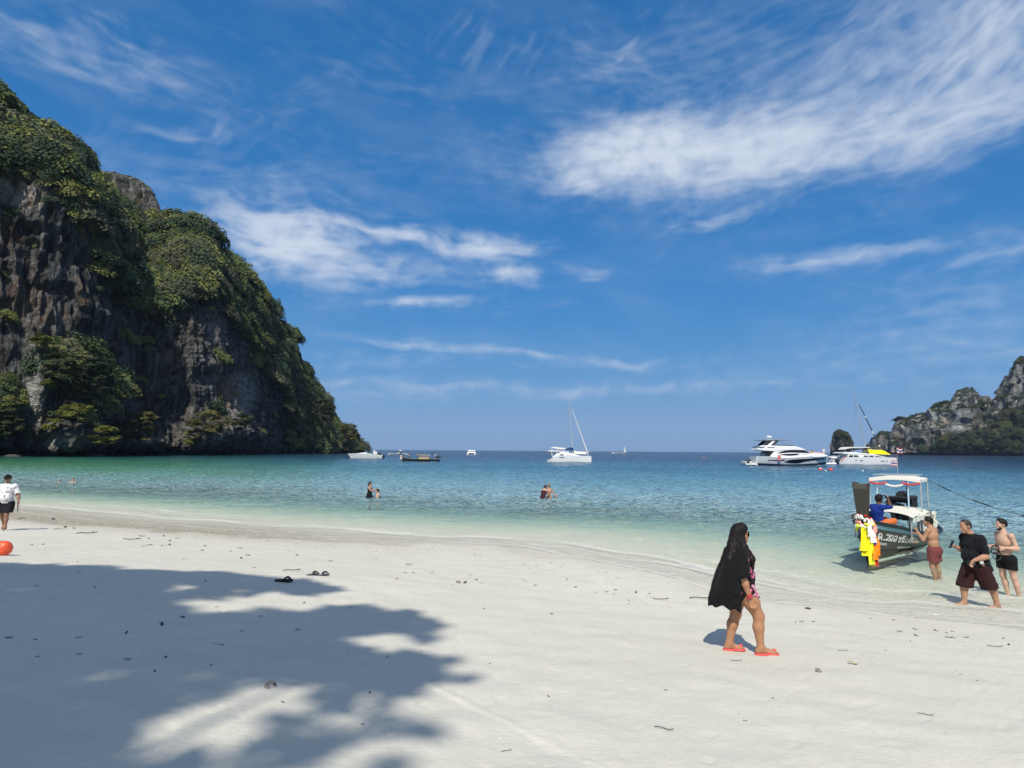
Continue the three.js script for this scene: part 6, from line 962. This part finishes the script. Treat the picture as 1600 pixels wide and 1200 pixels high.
{
  const scraps = [1, 2, 3, 4].map((s) => scrapGeo(s)), twigs = [1, 2, 3].map((s) => twigGeo(20 + s)), stones = [1, 2, 3].map((s) => pebbleGeo(s * 7)), r = rng(404);
  const put = (name, label, group, geo, mat, px, py, size, yaw = r() * 6.28) => { const p = onGround(px, py), m = mesh(name, geo, mat); m.position.copy(p); m.rotation.y = yaw; m.scale.setScalar(size); tag(m, label, name.replace(/_/g, ' '), group); return m; };
  const lists = [[0, 780, [[330, 128, 1.6], [135, 122, 1.2], [362, 190, 1.6], [408, 180, 1.8], [462, 184, 1.2], [885, 232, 1.2], [1022, 235, 1], [930, 248, .9], [1105, 246, .9], [1062, 260, 1], [933, 291, 1.5], [1010, 296, 1], [895, 297, 1], [1060, 287, .9], [1280, 295, 1.3], [1262, 321, 1.1], [1497, 310, 1.1], [1507, 371, 1.1], [1550, 353, 1], [1150, 373, .7], [270, 284, 1], [195, 288, .8], [1440, 327, .9], [1285, 512, .9], [1355, 674, .8], [495, 455, .8], [228, 544, .9], [595, 551, .9], [1140, 740, 1.8], [1012, 790, 1.7], [790, 837, 1.2], [490, 867, 1.2], [55, 869, 1.6], [220, 880, 1], [495, 969, 1.1], [235, 985, 1], [798, 1003, 1.4], [1035, 988, 1.2], [1385, 912, 1.1], [1350, 905, .9], [1510, 825, .9], [968, 1077, 1], [1320, 1038, .9]]],
    [380, 850, [[30, 73, 1], [335, 72, .9], [545, 110, 1.1], [1035, 131, 1.3], [1012, 182, .8], [1065, 180, .8], [1386, 244, 1.4], [1457, 226, 1], [1492, 245, .8], [108, 455, 1.1], [668, 402, .7], [1502, 405, .7], [380, 370, .8], [340, 538, 1.1], [248, 990, .7], [790, 930, .9], [1541, 749, .5], [900, 712, .8], [748, 1128, .8], [1180, 181, .8], [1420, 195, .8]]],
    [780, 850, [[155, 226, .7], [228, 260, .9], [425, 222, .6], [475, 271, .9], [672, 300, .8], [728, 289, .9], [718, 315, .8], [855, 305, 1], [940, 312, .8], [810, 377, .7], [328, 438, 1], [1040, 914, .8], [308, 953, .4], [1537, 1107, .5]]],
    [1200, 900, [[250, 207, 1.1], [210, 280, 1], [285, 286, .9], [172, 290, .6], [825, 349, 1.3], [640, 268, .6], [785, 277, .8], [920, 335, 1], [925, 373, 1.1], [1050, 343, 1], [1115, 355, .7], [1153, 348, .8], [1130, 385, 1.3], [1160, 388, .9], [1240, 385, 1], [1470, 393, .9], [1505, 431, 1], [890, 409, .5], [735, 466, .5], [30, 760, .5], [1308, 656, .7], [1203, 616, .5]]]];
  for (const [ox, oy, l] of lists) for (const [x, y, s] of l) {
    const px = ox + x / 4, py = oy + y / 4, zone = py > 898 + Math.max(0, px - 330) * .05 && px < 560 ? 'in the tree shade' : px < 420 ? 'below the wet sand strip at the left' : px < 790 ? 'between the sandal pair and the water' : px < 1190 ? 'on the open sand left of the walking woman' : 'on the damp sand at the right below the boat';
    put('dead_leaf', 'dark dead leaf scrap ' + zone, 'leaf scraps ' + zone, scraps[Math.floor(r() * 4)], scrapMat, px, py, Math.max(.22, s * 6.8 * -onGround(px, py).z / FOCAL / .15));
  }
  const T = (label, x, y, s, yaw) => put('twig', label, undefined, twigs[Math.floor(r() * 3)], twigMat, x, y, s, yaw);
  T('pale forked twig on the dry sand right of the person in white', 135, 835, 2.2, .2); T('long thin twig among leaf scraps left of the beach middle', 206, 844, 1.8, .05); T('upright splinter of wood on the sand left of the pair of sandals', 456, 892.5, 1.2, .1); T('dark twig on the damp sand just left of the walking woman', 1033, 937.5, 1.1, 0); T('long dark twig behind the black cover-up of the walking woman', 1095, 936.5, 1.6, -.08);
  T('short bent twig on the sand near the bottom middle', 1037, 1140, .6, -.5); T('thin twig just below the feet of the walking woman', 1151, 1033, .55, 0); T('curved twig lying on the sand at the lower right', 1446, 1117.5, .5, -.5); T('thin twig on the damp sand at the right edge', 1555, 1011, .8, -.2); T('pale twig on the sand right of the pink flip-flops', 1317, 1017.5, .5, -.1); T('lone twig on the bright sand at the bottom edge', 791, 1174, .32, .5);
  const pl = put('leaf', 'yellowed leaf lying on the sand right of the walking woman', undefined, scrapGeo(9), paleLeafMat, 1333, 1038, 1.0, -.3); const sh = put('shell', 'small grey broken shell on the sand below the yellowed leaf', undefined, new THREE.TorusGeometry(.026, .010, 8, 18, 5.2).rotateX(-1.2).translate(0, .02, 0), greyStone, 1279, 1050, 1, .6);
  put('shell', 'pale ring-shaped shell in the sunlit patch inside the tree shade', undefined, new THREE.TorusGeometry(.036, .013, 8, 18, 5.0).rotateX(-1.25).translate(0, .02, 0), std(.2, .19, .17, .8), 422, 1073.5, 1, 0);
  put('pebble', 'flat grey pebble next to a black leaf scrap in the middle of the beach', undefined, stones[0], greyStone, 716, 910.5, 1.5); put('pebble', 'small buff pebble alone on the beach middle, left of the grey pebble', undefined, stones[1], std(.4, .32, .2, .9), 620, 904.5, .9); put('pebble', 'dark brown pebble at the swash line below the boat', undefined, stones[2], std(.09, .07, .06, .8), 1262, 951.5, 1.2);
  // shell grit along the wrack line: too fine and too many to count
  const gg = pebbleGeo(3), n = 2600, im = new THREE.InstancedMesh(gg, std(1, 1, 1, .85), n), M = new THREE.Matrix4(); let k = 0;
  while (k < n) { const x = -21 + 31 * r(), z = -32 + 30 * r(), s = shoreDist(x, z), w = x < -2 ? Math.exp(-Math.pow((s - 2.0) / 1.3, 2)) : .5 * Math.exp(-Math.pow((s - 2.6) / .9, 2)) + .02; if (s < .2 || r() > w + .012) continue; const q = r(), sc = .10 + .32 * q * q * (z < -12 ? 1.3 : .6); M.compose(V(x, ground(x, z) - .002, z), new THREE.Quaternion().setFromAxisAngle(V(0, 1, 0), r() * 6.28), V(sc * (1 + r()), sc * .7, sc)); im.setMatrixAt(k, M); const c = r(); im.setColorAt(k, c < .45 ? C(.7, .68, .62) : c < .75 ? C(.3, .26, .2) : C(.05, .045, .035)); k++; }
  im.name = 'shell_grit'; im.castShadow = im.receiveShadow = true; scene.add(im); tag(im, 'fine shell grit and crumbs of wood scattered along the wrack line', null, null, 'stuff');
}
function flipFlop(label, px, py, yaw, scale, tilt, top, strap) {
  const t = thing('sandal', label, 'sandal', onGround(px, py), yaw), sh = new THREE.Shape(), L = .27; t.scale.setScalar(scale);
  sh.moveTo(0, -.04); sh.bezierCurveTo(L * .3, -.042, L * .5, -.03, L * .75, -.052); sh.bezierCurveTo(L, -.055, L * 1.02, .04, L * .78, .047); sh.bezierCurveTo(L * .5, .032, L * .3, .042, 0, .04); sh.bezierCurveTo(-L * .08, .02, -L * .08, -.02, 0, -.04);
  const g = (d, y) => new THREE.ExtrudeGeometry(sh, { depth: d, bevelEnabled: true, bevelSize: .004, bevelThickness: .004, bevelSegments: 2, curveSegments: 10 }).rotateX(Math.PI / 2).translate(-L / 2, y, 0);
  const s = mesh('sole', g(.02, .03), std(.014, .014, .016, .7), t); mesh('footbed', g(.004, .038).scale(.94, 1, .9), top, t);
  mesh('strap', [1, -1].map((k) => new THREE.TubeGeometry(new THREE.QuadraticBezierCurve3(V(-.02, .035, k * .045), V(.04, .11, k * .035), V(.085, .045, 0)), 12, .012, 6)), strap, t); t.rotation.z = tilt;
}
const soleBlack = std(.016, .016, .018, .7);
flipFlop('large black flip-flop lying alone at the edge of the tree shade', 445, 910, .15, 1.05, 0, soleBlack, soleBlack); 
flipFlop('left one of the pair of dark sandals on the sunlit sand', 490, 899, .55, .85, .06, std(.2, .2, .22, .7), soleBlack);
flipFlop('right one of the pair of dark sandals, with the pale violet footbed', 505, 899.5, .4, .9, .06, std(.36, .32, .44, .7), soleBlack);
{
  const p = onGround(-2, 867), t = thing('dry_bag', 'orange dry bag lying on its side at the left edge of the beach', 'bag', p, -.25), m = std(.78, .10, .03, .4);
  mesh('bag', netMesh([[-.35, .17, 0, .165, .12, .175, 0, .175], { c: [.2, .17, 0], r: [.13, .165, .165] }], .014, { k: .08, noise: (x, y, z) => .008 * N3(x * 6, y * 9, z * 9) }), m, t); t.scale.setScalar(.74);
  mesh('strap', new THREE.TubeGeometry(new THREE.CatmullRomCurve3([V(.2, .27, .1), V(.02, .36, .14), V(-.15, .2, .22), V(-.05, .08, .2)]), 20, .014, 6), std(.28, .03, .015, .6), t); mesh('buckle', new RoundedBoxGeometry(.07, .04, .03, 2, .01).translate(-.02, .34, .14), std(.02, .02, .02, .5), t);
  mesh('band', new THREE.TorusGeometry(.172, .012, 6, 28).rotateY(Math.PI / 2).translate(.1, .175, 0), std(.25, .03, .02, .6), t);
}
// ------------------------------------------------------------------ buoys and the mooring rope
function buoy(label, px, py, r, c, cap2) { const W = onPlane(px, py + 1), t = thing('buoy', label, 'buoy', W, 0, undefined); mesh('float', new THREE.SphereGeometry(r, 16, 12).scale(1, .9, 1).translate(0, r * .35, 0), std(...c, .5), t); mesh('eye', new THREE.TorusGeometry(r * .22, r * .07, 6, 14).translate(0, r * 1.4, 0), rubber, t); if (cap2) mesh('band', new THREE.SphereGeometry(r * 1.02, 16, 8, 0, 6.3, 0, .9).scale(1, .9, 1).translate(0, r * .35, 0), std(...cap2, .5), t); }
buoy('red and white buoy below the bow of the motor yacht', 1282, 734, .36, [.62, .06, .06], [.7, .6, .58]); buoy('plain red buoy right of the red and white one below the yacht', 1298, 734.6, .36, [.62, .07, .07]); buoy('tiny white float between the two red buoys', 1290, 735.6, .16, [.7, .7, .7]); buoy('small orange buoy far out left of the motor yacht', 1100, 714.6, .40, [.8, .22, .06]); buoy('white round buoy at the bow of the catamaran with the yellow awning', 1395.5, 723.4, .34, [.8, .8, .78]); buoy('tiny white float alone on the water below the catamaran with the yellow awning', 1348, 735.4, .16, [.75, .75, .74]);
{
  const a = V(5.23, 2.0, .71).applyAxisAngle(V(0, 1, 0), TURN).add(BOW), b = atDepth(1680, 826, 13.5), c = new THREE.CatmullRomCurve3([a, a.clone().lerp(b, .25).add(V(0, -.10, 0)), a.clone().lerp(b, .5).add(V(0, -.14, 0)), a.clone().lerp(b, .75).add(V(0, -.10, 0)), b]), t = thing('mooring_rope', 'thin mooring rope running from the longtail boat out of the right of the picture', 'rope');
  mesh('line', new THREE.TubeGeometry(c, 90, .007, 5), std(.09, .09, .09, .8), t);
  for (const [u0, u1] of [[.12, .24], [.42, .55], [.74, .87]]) mesh('chafe_sleeve', new THREE.TubeGeometry(new THREE.CatmullRomCurve3(Array.from({ length: 6 }, (_, i) => c.getPointAt(lerp(u0, u1, i / 5)))), 14, .016, 6), rubber, t);
}
// ------------------------------------------------------------------ the beach trees behind the viewer, whose crowns shade the sand
{
  const A = [[-900, 866], [0, 884], [60, 881], [150, 886], [210, 892], [330, 897], [400, 902], [440, 901], [468, 912], [440, 925], [470, 934], [520, 940], [500, 950], [560, 950], [620, 955], [642, 972], [672, 986], [640, 992], [560, 1012], [640, 1028], [690, 1040], [688, 1060], [650, 1075], [600, 1090], [540, 1076], [480, 1062], [390, 1052], [300, 1074], [225, 1115], [165, 1165], [110, 1260], [-60, 1500], [-900, 1500]];
  const inside = (x, y) => { let c = false; for (let i = 0, j = A.length - 1; i < A.length; j = i++) if ((A[i][1] > y) !== (A[j][1] > y) && x < (A[j][0] - A[i][0]) * (y - A[i][1]) / (A[j][1] - A[i][1]) + A[i][0]) c = !c; return c; };
  const light = [[290, 917, 60, 10, 1.4], [380, 944, 110, 14, 1.6], [470, 940, 80, 11, 1.5], [120, 1072, 40, 14, 1.3], [40, 1102, 40, 13, .9], [310, 1062, 50, 15, 1.2], [190, 1112, 50, 18, .9], [600, 1006, 70, 12, 1], [640, 975, 40, 8, .6]], dark = [[478, 922, 18, 3, .5], [520, 939, 28, 5, .6], [675, 996, 18, 6, .5], [605, 1150, 80, 16, .8], [480, 1170, 80, 14, .45], [430, 1098, 70, 16, .2], [290, 1188, 110, 14, .4], [560, 1124, 55, 11, .22], [540, 1205, 90, 12, .4], [650, 1062, 24, 6, .4], [330, 1148, 70, 12, .18], [520, 1090, 40, 10, .3]];
  const trunks = [[-14, 6.6], [-9.4, 10.5], [-4.6, 13.5]], base = trunks.map(([x, z]) => V(x, ground(x, z) - .1, z)), lists = base.map(() => []), r = rng(808), leafy = [61, 62, 63].map((s) => leafClump(s, 4, 13, .2));
  for (let x = -15; x < .4; x += .33) for (let z = -14.5; z < -2.6; z += .33) for (let k = 0; k < 3; k++) {
    const gx = x + (r() - .5) * .3, gz = z + (r() - .5) * .3, hN = r(), a = r(), b = r(), gy = heightOf(shoreDist(gx, gz)), [px, py] = proj(gx, gy, gz);
    let w = inside(px, py) ? 1.1 - patchAt(light, px, py) * 1.3 : patchAt(dark, px, py); w *= 1 - .95 * sstep(.38, .62, N2(gx * 1.5 + 4, gz * 1.5)) * sstep(150, 420, px); if (r() > w * (.86 + .2 * hN)) continue;
    const h = 17.5 + 2.2 * N2(gx * .3, gz * .3) + 3 * hN, t = h / TO_SUN.y, p = V(gx + TO_SUN.x * t, gy + h, gz + TO_SUN.z * t);
    let best = 0; base.forEach((q, i) => { if (Math.hypot(q.x - p.x, q.z - p.z) < Math.hypot(base[best].x - p.x, base[best].z - p.z)) best = i; }); lists[best].push([p, a, b]);
  }
  const names = ['broad beach tree standing behind the viewer on the left', 'broad beach tree standing behind the viewer beside the first', 'beach tree standing behind the viewer nearest the middle'], bm = std(.16, .13, .10, .9), lm = leafMat(.06, .085, .02);
  base.forEach((q, i) => {
    if (!lists[i].length) return;
    const t = thing('beach_tree', names[i], 'tree', q), cx = lists[i].reduce((a, l) => a + l[0].x, 0) / lists[i].length - q.x, cz = lists[i].reduce((a, l) => a + l[0].z, 0) / lists[i].length - q.z, fork = V(cx * .4, 9.5, cz * .4), wood = [limb(V(0, 0, 0), fork, .34, .22, 10)];
    for (let k = 0; k < 9; k++) { const l = lists[i][Math.floor(r() * lists[i].length)][0].clone().sub(q); wood.push(limb(fork, l.clone().lerp(fork, .35), .12, .07, 7), limb(l.clone().lerp(fork, .35), l, .07, .02, 6)); }
    mesh('trunk', wood, bm, t);
    const crown = new THREE.Group(); crown.name = 'crown'; t.add(crown); const M = new THREE.Matrix4();
    leafy.forEach((g, s) => { const l = lists[i].filter((_, k) => k % 3 === s); if (!l.length) return; const im = new THREE.InstancedMesh(g, lm, l.length); im.name = 'foliage'; im.castShadow = im.receiveShadow = true; im.userData.kind = 'stuff'; l.forEach(([p, a, b], k) => { const sc = .34 + .2 * a; M.compose(p.clone().sub(q), new THREE.Quaternion().setFromEuler(new THREE.Euler((a - .5) * .5, b * 6.28, (b - .5) * .5)), V(sc, sc * .7, sc)); im.setMatrixAt(k, M); }); crown.add(im); });
    console.log('crown', lists[i].length);
  });
}

// fallen rocks along the foot of the headland
{
  const spots = [[70, 708, 26, 'low dark rock at the waterline below the pale boulders'], [150, 711, 20, 'dark flat rock awash at the foot of the cliff under the lime bush'], [205, 709, 14, 'small dark rock at the waterline under the olive tree'], [372, 706.5, 30, 'pale flat ledge of rock at the waterline under the pink rock scar'], [330, 707, 16, 'small grey rock at the waterline under the large pale boulder'], [548, 704.5, 22, 'pale low rocks at the very tip of the headland'], [20, 712, 24, 'dark rock at the waterline by the left edge']];
  for (const [px, py, w, label] of spots) {
    const W = onPlane(px, py + 1.5, 0), k = -W.z / FOCAL * w / 2, pale = /pale/.test(label), g = new THREE.IcosahedronGeometry(1, 4), p = g.attributes.position;
    for (let i = 0; i < p.count; i++) { const x = p.getX(i), y = p.getY(i), z = p.getZ(i), f = 1 + .35 * fbm3(x * 1.5 + px, y * 1.5, z * 1.5, 4) + .12 * N3(x * 6 + px, y * 6, z * 6); p.setXYZ(i, x * f * k, (y * f * .32 - .05) * k, z * f * k * .6); }
    g.computeVertexNormals(); const m = mesh('boulder', g, std(...(pale ? [.34, .32, .28] : [.07, .065, .06]), .95, { bumpMap: rockBump, bumpScale: .5 })); m.position.copy(W); tag(m, label, 'rock', 'rocks at the foot of the headland');
  }
}
renderer.render(scene, camera);
